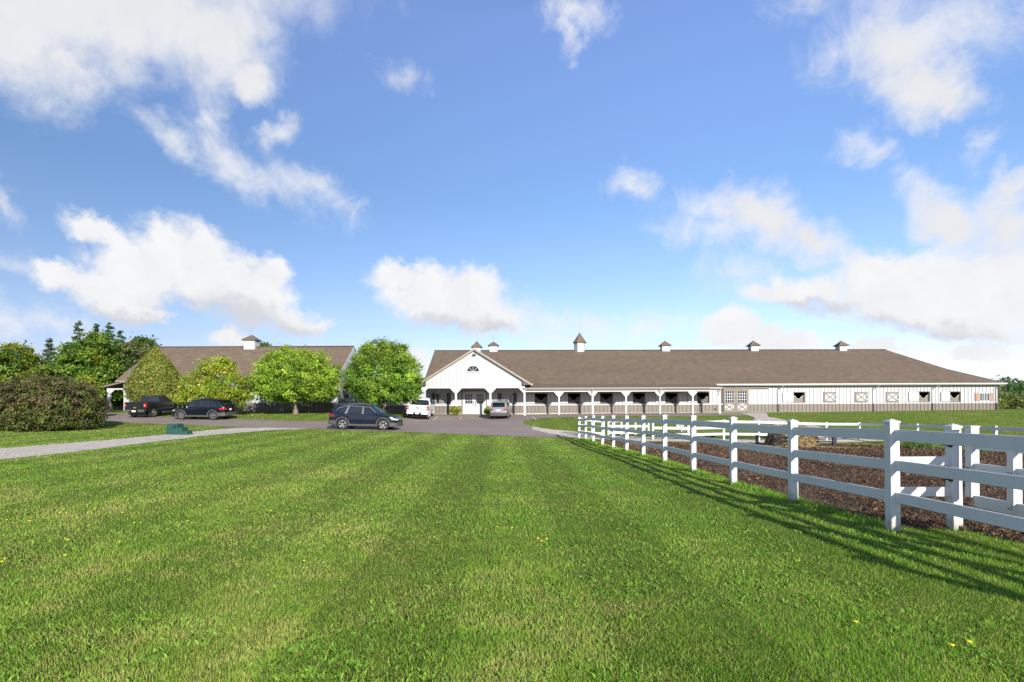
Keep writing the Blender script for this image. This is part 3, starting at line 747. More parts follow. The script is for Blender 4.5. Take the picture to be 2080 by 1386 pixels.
def dz(xl, yl):
    p = Matrix.Translation(b.o) @ Matrix.Rotation(b.yaw,4,'Z') @ Vector((xl,yl,0)); return gz(p.x,p.y)-b.o.z
for u in (1135.5,1204,1271.5,1340,1407,1462):
    xx = b.x(u,PY); m = MB(); m.box(xx-.075,xx+.075,PY-.075,PY+.075,dz(xx,PY)-.1,zP-.42)
    zt = zP-.42
    for sg in (-1,1):
        if u == 1462 and sg == 1: continue
        m.prism([(xx+sg*.075,PY-.05,zt),(xx+sg*.50,PY-.05,zt),(xx+sg*.50,PY-.05,zt-.07),(xx+sg*.075,PY-.05,zt-.55)],(0,.1,0))
    m.build('porch_post', M['trim'], br)
# stall windows: leaf folded back, scooped guard, frame
def stall_window(x0, x1, z0, z1, leaf_w, bright):
    f = MB(); t = .07
    f.box(x0-.01,x1+t,-.05,.0,z1,z1+t); f.box(x1,x1+t,-.052,.0,z0-t,z1); f.box(x0-leaf_w*.0-.01,x1,-.05,0,z0-t,z0)
    fo = f.build('stall_window', M['tanbrown'], br)
    lf = MB(); lf.box(x0-leaf_w,x0-.012,-.1,-.045,z0+.02,z1-.03)
    for k in (.18,.82): zz = z0+(z1-z0)*k; lf.box(x0-leaf_w+.04,x0-.05,-.112,-.1,zz-.05,zz+.05)
    lo = lf.build('window_leaf', M['siding'], fo)
    h = MB(); pass
    for q0 in (z0+.15,z1-.3): MB().box(x0-.03,x0+.02,-.125,-.1,q0,q0+.15).build('hinge', M['black'], lo)
    w = x1-x0; hh = z1-z0; gd = MB()
    top = [(x0,z0+hh*.62),(x0+w*.16,z0+hh*.66),(x0+w*.40,z0+hh*.34),(x0+w*.60,z0+hh*.34),(x0+w*.84,z0+hh*.66),(x1,z0+hh*.62)]
    gd.prism([(p[0],.1,p[1]) for p in top]+[(x1,.1,z0),(x0,.1,z0)],(0,.03,0))
    n = 9
    go = gd.build('stall_guard', M['brown'] if bright else M['dark'], fo)  # guard and rim: porch shade is put into the darker colours, sunlit ones paler
    tr = MB()
    for p,q in zip(top,top[1:]): tr.bar((p[0],.085,p[1]),(q[0],.085,q[1]),.035,.035)
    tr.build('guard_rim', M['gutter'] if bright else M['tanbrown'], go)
lw = [(1067,1086.5),(1137.5,1153.6),(1199,1219),(1264.5,1285.6),(1331,1351.5),(1397,1416)]
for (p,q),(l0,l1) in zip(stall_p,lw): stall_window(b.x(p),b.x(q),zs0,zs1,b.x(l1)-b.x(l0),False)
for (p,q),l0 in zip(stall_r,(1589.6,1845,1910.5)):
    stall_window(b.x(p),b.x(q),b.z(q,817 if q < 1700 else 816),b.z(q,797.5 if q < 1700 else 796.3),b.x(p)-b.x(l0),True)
def x_panel(mb, x0, x1, z0, z1, y, w=.09):
    mb.bar((x0,y,z0),(x1,y,z1),.03,w,(0,-1,0)) if False else None
    for (p,q) in (((x0,z0),(x1,z1)),((x0,z1),(x1,z0))):
        d = Vector((q[0]-p[0],0,q[1]-p[1])).normalized(); n = Vector((-d.z,0,d.x))*w/2
        P_, Q_ = Vector((p[0],y,p[1])), Vector((q[0],y,q[1]))
        yy = 0 if q[1] > p[1] else .004
        mb.prism([P_-n+Vector((0,yy,0)),Q_-n+Vector((0,yy,0)),Q_+n+Vector((0,yy,0)),P_+n+Vector((0,yy,0))],(0,.025,0))
for p,q in ((1672.7,1698.2),(1736.4,1762),(1799.3,1825.3)):
    x0,x1,z0,z1 = b.x(p),b.x(q),b.z(p,817.5),b.z(p,796.6)
    o_ = MB().box(x0+.1,x1-.1,-.035,-.0,z0+.1,z1-.1).build('closed_stall_window', M['siding'], br)
    m = MB(); t = .17
    m.box(x0,x1,-.07,-.0,z0,z0+t); m.box(x0,x1,-.07,-.0,z1-t,z1); m.box(x0,x0+t,-.068,-.0,z0+t,z1-t); m.box(x1-t,x1,-.068,-.0,z0+t,z1-t)
    x_panel(m, x0+t, x1-t, z0+t, z1-t, -.062)
    m.build('window_frame', M['tanbrown'], o_)
    
    for q0 in (z1-.35,z0+.25): MB().box(x1-.2,x1-.02,-.085,-.07,q0,q0+.1).build('hinge', M['trim'], o_)
# end window with reddish shutters
window(br, b.x(1988.6), b.x(2008.6), b.z(2000,813), b.z(2000,799.8), -.03, nx=3, nz=3, shutter=M['redwood'], sw=.40)
# gable entrance windows
window(br, b.x(886), b.x(906), b.z(895,820), b.z(895,800.5), -.03, nx=3, nz=4, shutter=M['dark'], sw=.42, open_left=True)
window(br, b.x(1021), b.x(1040.5), b.z(1030,819.5), b.z(1030,800.5), -.03, nx=4, nz=4, shutter=M['dark'], sw=.42)
# entrance double door
df = MB(); t = .09; zg = dz((dx0+dx1)/2,0)+.03
df.box(dx0-t,dx0,-.09,.02,zg,dz1+t); df.box(dx1,dx1+t,-.09,.02,zg,dz1+t); df.box(dx0,dx1,-.088,.02,dz1,dz1+t)
dfo = df.build('door_frame', M['tanbrown'], br)
xm = (dx0+dx1)/2
for s,(a,c) in enumerate(((dx0+.01,xm-.008),(xm+.008,dx1-.01))):
    wx0,wx1 = (b.x(945.2),b.x(959.5)) if s == 0 else (b.x(968.2),b.x(982))
    wz0,wz1 = b.z(950,820),b.z(950,800.8)
    m = wall_holes(a,c,zg,dz1,[(wx0,wx1,wz0,wz1)],-.03,depth=.05,rib=99)
    m.box(a+.15,c-.15,-.045,-.03,zg+.2,wz0-.25)
    for (q0,q1,r0,r1) in ((wx0-.05,wx1+.05,wz1,wz1+.05),(wx0-.05,wx1+.05,wz0-.05,wz0),(wx0-.05,wx0,wz0,wz1),(wx1,wx1+.05,wz0,wz1)): m.box(q0,q1,-.05,-.029,r0,r1)
    pane_grid(m, wx0, wx1, wz0, wz1, 3, 3, -.02, .032)
    d_ = m.build('door', M['trim'], br)
    MB().box(wx0,wx1,.0,.012,wz0,wz1).build('pane', M['glass'], d_)
    hx = xm + (-.13 if s == 0 else .13); h = MB()
    h.tube([(hx,-.045,zg+1.28),(hx,-.1,zg+1.25),(hx,-.1,zg+.88),(hx,-.045,zg+.85)],.018,6); h.cbox((hx,-.04,zg+1.35),(.07,.02,.12)); h.build('handle', M['dark'], d_)
# sliding double doors
zg2 = dz((sx0+sx1)/2,0)+.04; xm2 = b.x(1493.6)
for a,c in ((sx0,xm2-.01),(xm2+.01,sx1)):
    t = .2; y = -.16; wz0,wz1 = b.z(1480,817.5),b.z(1480,795); pz1 = b.z(1480,820.5)
    m = MB(); m.box(a,a+t,y,y+.08,zg2,sz1); m.box(c-t,c,y,y+.08,zg2,sz1); m.box(a+t,c-t,y+.001,y+.08,wz1,sz1); m.box(a+t,c-t,y+.001,y+.08,pz1,wz0); m.box(a+t,c-t,y+.001,y+.08,zg2,zg2+.22)
    x_panel(m, a+t, c-t, zg2+.22, pz1, y+.005, .13)
    d_ = m.build('sliding_door', M['tanbrown'], br)
    MB().box(a+t,c-t,y+.04,y+.07,zg2+.22,pz1).build('door_panel', M['siding'], d_)
    pn = MB().box(a+t,c-t,y+.045,y+.06,wz0,wz1).build('pane', M['glass'], d_)
    gr = MB(); pane_grid(gr, a+t, c-t, wz0, wz1, 4, 4, y+.04, .05)
    for k in ((a+t,a+t+.03),(c-t-.03,c-t)): gr.box(k[0],k[1],y+.02,y+.045,wz0,wz1)
    gr.build('muntin', M['trim'], d_)
MB().box(sx0-.2,b.x(1561),-.2,-.03,sz1+.01,sz1+.17).build('door_track', M['tanbrown'], br)
MB().box(b.x(1463.5),sx0-.02,-.06,.0,zg2,sz1).build('door_post', M['dark'], br)
# downspouts
for u in (1580,1773,1893,2022.5):
    xx = b.x(u); gx = xx + .32; m = MB()
    m.tube([(gx,eY-.05,zE-.1),(gx,eY-.05,zE-.22),(gx-.1,eY+.1,zE-.36),(xx,-.08,zE-.62),(xx,-.07,zE-.7),(xx,-.07,zW)],.045,8)
    dsp = m.build('downspout', M['gutter'], br, smooth=50)
    MB().tube([(xx,-.08,zW+.02),(xx,-.08,.02),(xx,-.22,-.06+dz(xx,-.2))],.047,8).build('boot', M['black'], dsp, smooth=50)
    MB().box(xx-.2,xx-.12,-.06,0,zE-.78,zE-.66).build('bracket', M['trim'], dsp)
for u in (1204.5,1342.5,1463):
    xx = b.x(u,yp); m = MB(); m.tube([(xx,yp-.06,zP-.05),(xx,yp-.07,zP-.25),(xx-.03,PY-.12,zP-.5),(xx-.06,PY-.11,zP-.7)] + ([(xx-.06,PY-.11,dz(xx,PY)+.02)] if u < 1460 else [(xx-.02,PY-.11,dz(xx,PY)+.05)]),.042,8)
    m.build('porch_downspout', M['trim'], br, smooth=50)
# gable entrance
gp = b.L(963.5,708.5,GY); gr_ = b.L(1077,778.5,GY); gl_ = Vector((2*gp.x-gr_.x,GY,gr_.z))
zb = b.z(963,787,GY); gxl, gxr = b.x(856.5,GY), b.x(1066.5,GY)
slope = (gp.z-gr_.z)/(gr_.x-gp.x)
topf = lambda x: gp.z-.16-abs(x-gp.x)*slope
gw = MB(); poly = [(gxl,zb),(gxr,zb),(gxr,topf(gxr)),(gp.x,gp.z-.16),(gxl,topf(gxl))]
gw.add([(p[0],GY,p[1]) for p in poly],[(0,1,2,3,4)]); gw.add([(p[0],GY+.12,p[1]) for p in poly],[(4,3,2,1,0)]); gw.box(gxl,gxr,GY,GY+.12,zb-.02,zb)
rb = wall_holes(gxl,gxr,zb+.02,gp.z,[(b.x(947.5,GY),b.x(976,GY),b.z(961,755.8,GY),b.z(961,743,GY))],GY,rib=.42,top=topf,ribd=.028)
k0 = 0
for f in rb.f:
    vs = [rb.v[i] for i in f]
    if all(abs(v[1]-GY) < 1e-6 for v in vs): continue
    if any(v[1] > GY+.01 for v in vs): continue
    gw.add(vs,[tuple(range(len(vs)))])
gw.build('gable_wall', M['siding'], br)
Ymeet = lambda z: eY+(z-zE)/sl
gyb = Ymeet(gp.z)+.6; yf = GY-.35
ext = .12
er = Vector((gr_.x+ext,0,gr_.z-ext*slope)); elx = 2*gp.x-er.x
slab_roof('gable_roof', [[(gp.x,yf,gp.z),(er.x,yf,er.z),(er.x,gyb,er.z),(gp.x,gyb,gp.z)],[(gp.x,yf,gp.z),(gp.x,gyb,gp.z),(elx,gyb,er.z),(elx,yf,er.z)]], .14, br, ((0,1,0),(.8,0,.5)))
for sg in (-1,1):
    ex = er.x if sg > 0 else elx
    MB().prism([(gp.x,yf-.03,gp.z+.01),(ex,yf-.03,er.z+.01),(ex,yf-.03,er.z-.2),(gp.x,yf-.03,gp.z-.2)],(0,.028,0)).build('rake_board', M['fascia'], br)
    MB().prism([(gp.x,GY-.05,gp.z-.16),(ex-sg*.4,GY-.05,er.z-.16+.4*slope),(ex-sg*.4,GY-.05,er.z-.33+.4*slope),(gp.x,GY-.05,gp.z-.33)],(0,.049,0)).build('frieze_board', M['gutter'], br)
    MB().prism([(ex-.02*sg,yf+.01,er.z-.14),(ex-sg*.9,yf+.01,er.z-.14),(ex-sg*.9,yf+.01,er.z-.14+.85*slope)],(0,.3,0)).build('eave_return', M['dark'], br)
    MB().bar((ex+sg*.05,yf,er.z-.06),(ex+sg*.05,min(gyb,eY+1.2),er.z-.06),.1,.12).build('gable_gutter', M['gutter'], br)
beam = MB(); beam.box(gxl,gxr,GY-.06,GY-.002,zb-.10,zb+.03); beam.build('gable_beam', M['trim'], br)
MB().box(gxl+.1,gxr-.1,GY+.13,-.03,zb+.25,zb+.30).build('entry_ceiling', M['siding'], br)
pu = [857.5,926.3,996.3,1065.5]
for i,u in enumerate(pu):
    xx = b.x(u,GY); m = MB(); m.box(xx-.1,xx+.1,GY-.09,GY+.1,dz(xx,GY)-.1,zb-.1)
    for sg in (-1,1):
        if (i == 0 and sg < 0) or (i == 3 and sg > 0): continue
        m.prism([(xx+sg*.1,GY-.05,zb-.1),(xx+sg*.62,GY-.05,zb-.1),(xx+sg*.1,GY-.05,zb-.65)],(0,.1,0))
    m.build('entry_post', M['trim'], br)
# half-round window and gable lamp
cx_, cz_ = b.x(961.3,GY), b.z(961,755.2,GY); r_ = (b.x(974.3,GY)-b.x(948.3,GY))/2
hw = MB(); n = 20
arc = [(cx_+(r_+.05)*math.cos(PI*k/n), cz_+(r_+.05)*.93*math.sin(PI*k/n)) for k in range(n+1)]; arc2 = [(cx_+(r_-.04)*math.cos(PI*k/n), cz_+.03+(r_-.04)*.9*math.sin(PI*k/n)) for k in range(n+1)]
for k in range(n): hw.add([(arc[k][0],GY-.06,arc[k][1]),(arc[k+1][0],GY-.06,arc[k+1][1]),(arc2[k+1][0],GY-.06,arc2[k+1][1]),(arc2[k][0],GY-.06,arc2[k][1]),(arc[k][0],GY,arc[k][1]),(arc[k+1][0],GY,arc[k+1][1]),(arc2[k+1][0],GY,arc2[k+1][1]),(arc2[k][0],GY,arc2[k][1])],[(0,1,2,3),(0,4,5,1),(3,2,6,7)])
hw.box(cx_-r_-.06,cx_+r_+.06,GY-.075,GY,cz_-.05,cz_+.03)
for an in (45,90,135): hw.bar((cx_,GY-.045,cz_),(cx_+(r_-.03)*math.cos(R(an)),GY-.045,cz_+(r_-.03)*.92*math.sin(R(an))),.03,.03,(0,-1,0))
ho = hw.build('half_round_window', M['trim'], br)
gm_ = MB(); gm_.add([(p[0],GY-.035,p[1]) for p in arc2]+[(p[0],GY-.012,p[1]) for p in arc2],[tuple(range(n+1)),tuple(range(2*n+1,n,-1))]+[(k,k+1,n+2+k,n+1+k) for k in range(n)]); gm_.build('pane', M['glass'], ho)
lx, lz = b.x(963.5,GY), b.z(963,722,GY)
lm = MB(); lm.cbox((lx,GY-.08,lz+.1),(.14,.16,.08)); lm.lathe([(.02,0),(.07,-.02),(.09,-.1),(.07,-.13)],10,'z',Matrix.Translation((lx-.1,GY-.2,lz+.08))); lm.lathe([(.02,0),(.07,-.02),(.09,-.1),(.07,-.13)],10,'z',Matrix.Translation((lx+.12,GY-.2,lz+.08)))
lm.build('floodlight', M['black'], br)
sp = MB(); px_, pz_ = b.x(986,GY+.2), zb-.16; sp.cbox((px_,GY+.18,pz_),(.14,.3,.12)); sp.build('porch_lamp', M['trim'], br)
MB().cbox((b.x(1452.7),-.06,b.z(1452,831)),(.1,.08,.26)).build('outlet_box', M['black'], br)
MB().cbox((b.x(1489),-.12,zE-.42),(.16,.16,.16)).build('wall_lamp', M['trim'], br)
# cupolas on the ridge
def cupola(par, cx, cy, zbase, w, h, rh, big=False, depth=None, flare=.2):
    body = MB(); n = 6 if big else 4
    if n == 4: body.box(cx-w/2,cx+w/2,cy-w/2,cy+w/2,zbase-1.0,zbase+h)
    else:
        ang = [2*PI*(k+.0)/6 for k in range(6)]; ring = lambda r,z: [(cx+r*math.cos(a),cy+r*math.sin(a),z) for a in ang]
        body.loft([ring(w/2,zbase-1.0),ring(w/2,zbase+h)])
    c = body.build('cupola', M['siding'], par)
    rf = MB(); e = w/2+flare
    if n == 4:
        ring = lambda r,z: [(cx-r,cy-r,z),(cx+r,cy-r,z),(cx+r,cy+r,z),(cx-r,cy+r,z)]
    prof = [(e,-.1),(e,0),(e*.62,rh*.36),(e*.3,rh*.7),(.03,rh)]
    rf.loft([ring(r,zbase+h+z) for r,z in prof])
    ro = rf.build('cupola_roof', M['roof'], c); uv_planar(ro,(1,0,0),(0,.6,.6))
    v = MB(); t = zbase+h+rh; k = 1.2 if big else .75
    v.tube([(cx,cy,t-.05),(cx,cy,t+k)],.011,5); v.bar((cx-.3,cy,t+k*.55),(cx+.3,cy,t+k*.55),.012); v.bar((cx,cy-.3,t+k*.55),(cx,cy+.3,t+k*.55),.012)
    v.prism([(cx-.2,cy,t+k*.93),(cx+.14,cy,t+k*.93),(cx+.24,cy,t+k*1.05),(cx+.15,cy,t+k*1.12),(cx+.07,cy,t+k*1.02),(cx-.14,cy,t+k*1.0)],(0,.012,0))
    v.build('weathervane', M['fascia'], c)
    if n == 4:
        lv = MB()
        lv.box(cx-w*.36,cx+w*.36,cy-w/2-.02,cy-w/2,zbase+.1,zbase+h-.12)
        lv.build('louver', M['siding'], c)
    return c
for u,v0,v1,v2,w in ((968.5,705.5,705,693.5,1.02),(1002.3,705,702,694,1.02),(1350.5,708,702,692.5,.98),(1530,711,702,692.5,.98),(1708.5,711,702,692.5,.98)):
    cx = b.x(u,ridgeY,700); z0 = zR-.05; h = b.z(u,v1,ridgeY)-z0; rh = b.z(u,v2,ridgeY)-b.z(u,v1,ridgeY)
    cupola(br, cx, ridgeY, z0, w, max(.5,h), rh)
cx = b.x(1177.5,ridgeY,700); cupola(br, cx, ridgeY, zR-.05, 1.5, b.z(1177,696,ridgeY)-zR+.05, b.z(1177,676,ridgeY)-b.z(1177,696,ridgeY), True, flare=.16)

# ---- the left barn
LY = 56.0
lb = House('riding_hall', W(480,838,LY).x, LY, gz(W(480,838,LY).x,LY), R(.6), 'white hall with plain brown roof, side lean-to and one cupola, behind the trees', 'barn')
h_ = lb; hr = h_.root
HW = 6.2; hx0, hx1 = h_.x(251,0), h_.x(686,0)
hzE = h_.z(300,773,-.5); hzR = h_.z(500,704.5,HW); hzW = h_.z(560,818)
hxl, hxr = h_.x(235.5,-.5,773), h_.x(683,-.5)
hz0 = -1.0
wn = (h_.x(544),h_.x(567),h_.z(555,809),h_.z(555,791))
w_ = wall_holes(hx0,hx1,hzW,hzE+.1,[],0)
for xx,fl in ((hx0,1),(hx1,0)):
    q = [(xx,0,hz0),(xx,2*HW,hz0),(xx,2*HW,hzE),(xx,HW,hzR-.2),(xx,0,hzE)]
    w_.add(q,[(0,1,2,3,4) if not fl else (4,3,2,1,0)])
w_.add([(hx0,2*HW,hz0),(hx1,2*HW,hz0),(hx1,2*HW,hzE),(hx0,2*HW,hzE)],[(0,1,2,3)])
w_.build('wall', M['siding'], hr)
wall_holes(h_.x(460),hx1+.015,hz0,hzW,[],-.012).build('wainscot', M['brown'], hr)
wall_holes(hx0,h_.x(460),hz0,hzW,[],-.008).build('lower_wall', M['siding'], hr)
MB().box(h_.x(460),hx1,-.06,0,hzW-.03,hzW+.05).build('ledge', M['trim'], hr)
hyb = 2*HW+.5
slab_roof('roof', [[(hxl,-.5,hzE),(hxr,-.5,hzE),(hxr,HW,hzR),(hxl,HW,hzR)],[(hxl,hyb,hzE),(hxl,HW,hzR),(hxr,HW,hzR),(hxr,hyb,hzE)]],.16,hr,((1,0,0),(0,.85,.55)))
MB().bar((hxl,HW,hzR+.02),(hxr,HW,hzR+.02),.34,.06).build('ridge_cap', M['roof'], hr)
for xx in (hxl-.02,hxr+.02):
    MB().prism([(xx-.018,-.5,hzE-.18),(xx-.018,-.5,hzE+.01),(xx-.018,HW,hzR+.01),(xx-.018,HW,hzR-.18)],(.036,0,0)).build('rake_board', M['fascia'] if xx < 0 else M['trim'], hr)
MB().box(hxl,hxr,-.60,-.505,hzE-.13,hzE-.005).build('gutter', M['fascia'], hr)
MB().box(hx0,hx1,-.5,0,hzE-.2,hzE-.165).build('soffit', M['trim'], hr)
window(hr, *wn, -.03, nx=3, nz=3, shutter=M['dark'], sw=.42)
# lean-to with its post
lz0, lz1 = h_.z(205,786,-.4), h_.z(240,775,-.3); lxl = h_.x(203.5,-.4,787); lxr = h_.x(252,-.1)
slab_roof('lean_to_roof', [[(lxl,-.45,lz0),(lxr,-.45,lz1),(lxr,8,lz1),(lxl,8,lz0)]],.14,hr,((0,1,0),(.95,0,.3)))
MB().prism([(lxl-.02,-.47,lz0+.01),(lxr,-.47,lz1+.01),(lxr,-.47,lz1-.17),(lxl-.02,-.47,lz0-.17)],(0,.018,0)).build('lean_to_fascia', M['brown'], hr)
px_ = h_.x(221.5,-.2); pg = gz(*(Matrix.Translation(h_.o)@Vector((px_,-.2,0))).xy)-h_.o.z
m = MB(); m.box(px_-.13,px_+.13,-.33,-.07,pg-.1,lz0-.16); m.prism([(px_+.13,-.25,lz0-.16),(px_+.8,-.25,lz0-.16),(px_+.13,-.25,lz0-.75)],(0,.1,0)); m.build('lean_to_post', M['trim'], hr)
m = MB(); m.box(px_-.13,px_+.13,6.8,7.05,pg-.3,lz0-.16); m.build('lean_to_post', M['trim'], hr)
MB().box(px_-.1,lxr,-.3,-.12,lz0-.3,lz0-.161).build('lean_to_beam', M['trim'], hr)
MB().box(lxl+.15,lxr-.02,7.4,7.5,-1,lz0).build('lean_to_wall', M['interior'], hr)
ccx = h_.x(511.5,HW,700); cupola(hr, ccx, HW, hzR-.05, 1.25, h_.z(511,691,HW)-hzR+.05, h_.z(511,680.5,HW)-h_.z(511,691,HW))

# ---- low link between the two barns
KY = 58.6
lk = House('link_building', W(770,838,KY).x, KY, gz(W(770,838,KY).x,KY), R(.9), 'low white link building between the two barns, mostly behind the right round tree', 'building')
kr = lk.root; kx0, kx1 = lk.x(668,0), lk.x(850,0); kzE, kzW = lk.z(720,784,-.6), lk.z(800,823.5)
wall_holes(kx0,kx1,kzW,kzE+.1,[],0).build('wall', M['siding'], kr)
wall_holes(kx0,kx1,-1,kzW,[],-.012).build('wainscot', M['brown'], kr)
MB().box(kx0,kx1,-.07,0,kzW-.03,kzW+.06).build('ledge', M['trim'], kr)
kzR = kzE+1.1
slab_roof('roof', [[(kx0-.3,-.6,kzE),(kx1+.1,-.6,kzE),(kx1+.1,4,kzR),(kx0-.3,4,kzR)],[(kx0-.3,4,kzR),(kx1+.1,4,kzR),(kx1+.1,9,kzE-.1),(kx0-.3,9,kzE-.1)]],.14,kr,((1,0,0),(0,.96,.25)))
MB().box(kx0-.3,kx1+.1,-.7,-.605,kzE-.13,kzE-.005).build('gutter', M['dark'], kr)
m = MB(); m.cbox((lk.x(704.5),-.06,lk.z(704,804.5)),(.35,.12,.42)); m.build('meter_box', M['black'], kr)
m = MB(); xx = lk.x(728); m.tube([(xx,-.08,kzW-.05),(xx,-.08,-.1)],.05,8); m.tube([(xx+.22,-.08,kzW-.05),(xx+.22,-.08,-.1)],.05,8); m.build('conduit', M['gutter'], kr)
MB().box(kx0,kx1,-.55,0,kzE-.19,kzE-.15).build('soffit', M['trim'], kr)
# ------------------------------------------------------------------ trees and shrubs
def unit(n):
    d = rng.normal(size=(n,3)); return d/np.linalg.norm(d,axis=1)[:,None]
def leaf_quads(c, nrm, size, asp, fold=.25):
    """rhombic leaves, slightly folded along the midrib"""
    n = len(c); t = rng.normal(size=(n,3)); t -= nrm*(t*nrm).sum(1)[:,None]; t /= np.linalg.norm(t,axis=1)[:,None]
    s = np.cross(nrm,t); L_ = t*size[:,None]; S_ = s*(size*asp)[:,None]; up = nrm*(size*fold)[:,None]
    V = np.stack([c-L_, c+S_+up*.5, c+L_, c-S_+up*.5],1).reshape(-1,3)
    i = np.arange(n)[:,None]*4; T = np.concatenate([i+[[0,1,2]], i+[[0,2,3]]],1).reshape(-1,3)
    return V, T
def crown_mesh(name, blobs, nclump, per, leaf, clump_r, pal, seed, skin=.5, tips=None, asp=.55, squash=.75, jitter=.22):
    """leaf clumps spread through ellipsoids; pal: list of (weight, colour)"""
    r = np.random.default_rng(seed)
    vol = np.array([b[3]*b[4]*b[5] for b in blobs])**.72; pick = r.choice(len(blobs), nclump, p=vol/vol.sum())
    d = r.normal(size=(nclump,3)); d /= np.linalg.norm(d,axis=1)[:,None]; rad = r.uniform(skin**3,1,nclump)**(1/3.)
    B = np.array([b[:6] for b in blobs]); rad = rad*r.normal(1,.085,nclump)
    cc = B[pick,:3] + d*rad[:,None]*B[pick,3:6]
    # drop clumps that lie deep inside another blob
    keep = np.ones(nclump,bool)
    for b in B: keep &= (((cc-b[:3])/b[3:6])**2).sum(1) > (skin*.75)**2
    cc, d, pick = cc[keep], d[keep], pick[keep]; k = len(cc)
    w = np.array([p[0] for p in pal],float); ci = r.choice(len(pal), k, p=w/w.sum()); base = np.array([p[1] for p in pal])[ci]*r.lognormal(0,jitter,(k,1))
    cr = clump_r*r.uniform(.55,1.35,k)
    idx = np.repeat(np.arange(k), per); n = len(idx)
    off = r.normal(size=(n,3))*cr[idx][:,None]*.55*np.array([1,1,squash])
    c = cc[idx]+off
    nr = d[idx]*.55 + r.normal(size=(n,3))*.75 + np.array([0,0,.45]); nr /= np.linalg.norm(nr,axis=1)[:,None]
    V, T = leaf_quads(c, nr, leaf*r.uniform(.6,1.35,n), asp)
    col = base[idx]*r.lognormal(0,.18,(n,1))
    if tips is not None:
        top = np.clip((c[:,2]-tips[0])/tips[1],0,1)*r.random(n)*tips[3]; col = col*(1-top[:,None]) + np.array(tips[2])*top[:,None]
    return raw_mesh(name, V, T, np.clip(np.repeat(col,4,0),0,1)), cc
def trunk_mb(h, r0, ends, seed, lean=(0,0), r1=.55):
    """tapered trunk that forks into limbs"""
    q = random.Random(seed); mb = MB(); n = 6
    path = [(lean[0]*t+q.uniform(-.03,.03), lean[1]*t+q.uniform(-.03,.03), h*t-.15*(t == 0)) for t in [k/n for k in range(n+1)]]
    mb.tube(path, [r0*(1.45 if k == 0 else 1.12 if k == 1 else 1-(1-r1)*k/n) for k in range(n+1)], 10)
    for e in ends:
        s0 = Vector(path[-1]) if q.random() < .6 else Vector(path[-2]); e = Vector(e); m = s0.lerp(e,.5) + Vector((q.uniform(-.2,.2),q.uniform(-.2,.2),q.uniform(0,.25)))
        mb.tube([s0, s0.lerp(m,.5), m, m.lerp(e,.6), e], [r0*.5,r0*.4,r0*.3,r0*.2,r0*.08], 6)
    return mb
GREEN = [(3,(.075,.150,.018)),(3,(.10,.185,.022)),(2,(.135,.215,.028)),(1.2,(.05,.105,.014))]
def broadleaf(name, label, cat, x, y, blobs, h, r0, nclump, per, leaf, cr, pal, seed, group=None, tips=None, skin=.55, squash=.75, z=None, limbs=9, asp=.55, jitter=.22):
    root = empty(name, (x,y,gz(x,y) if z is None else z), 0, label, cat, group)
    me, cc = crown_mesh('crown', blobs, nclump, per, leaf, cr, pal, seed, skin, tips, asp, squash, jitter)
    link_mesh('crown', me, M['leaf'], root)
    ends = [tuple(cc[i]*np.array([.8,.8,.95])) for i in np.random.default_rng(seed).choice(len(cc), min(limbs,len(cc)), replace=False)] if limbs else []
    ends = [e for e in ends if e[2] > h*.9]
    if h: trunk_mb(h, r0, ends, seed).build('trunk', M['bark'], root, smooth=60)
    return root
def px_blobs(u0, v0, Y, lst, zb):
    """ellipsoids given in surveyed bearings: (u, v, ru, rv, depth offset, depth radius) -> relative to trunk foot"""
    o = W(u0, v0, Y); s = Y/F; out = []
    for (u,v,ru,rv,dy,ry) in lst:
        p = W(u,v,Y+dy); k = (Y+dy)/F; out.append((p.x-o.x, dy, p.z-zb, ru*k, ry, rv*k))
    return o.x, out
# the two round maples
def maple(label, u0, v0, Y, lst, h, seed, group, nclump, tips, pal, leaf=.09, cr=.40):
    zb = gz(W(u0,v0,Y).x,Y); x, bl = px_blobs(u0,v0,Y,lst,zb)
    return broadleaf('maple_tree', label, 'tree', x, Y, bl, h, .21, nclump, 84, leaf, cr, pal, seed, group, tips, skin=.62)
LIME = [(3,(.108,.18,.018)),(3,(.145,.215,.024)),(2,(.19,.245,.033)),(1.4,(.065,.122,.014))]
maple('round lime green maple with pale bare trunk, left of the link building', 600, 841, 50.5,
      [(600,765,84,52,0,3.9),(560,780,50,36,-.6,3.0),(645,776,42,38,-.4,2.8),(600,738,62,34,0,3.0),(548,788,34,20,0,2.2),(655,790,28,18,.2,2.2),(600,790,60,22,-1.0,2.6)], 1.55, 11, 'round maples in front of the barns', 760, (3.5,2.5,(.27,.25,.045),.4), LIME)
maple('round mid green maple standing behind the dark blue car', 781, 838, 51.5,
      [(778,762,72,54,0,3.6),(740,775,40,40,-.3,2.6),(820,770,36,46,-.4,2.6),(780,730,52,36,0,2.7),(800,712,30,18,0,1.6),(745,728,24,22,.2,1.4),(780,796,62,26,-.8,2.6),(836,785,18,26,0,1.4),(755,715,22,14,.3,1.2)], 1.35, 12, 'round maples in front of the barns', 800, (4.0,2.5,(.24,.24,.04),.35), [(3,(.082,.15,.017)),(3,(.11,.18,.021)),(2,(.15,.215,.028)),(1.6,(.05,.10,.013))])
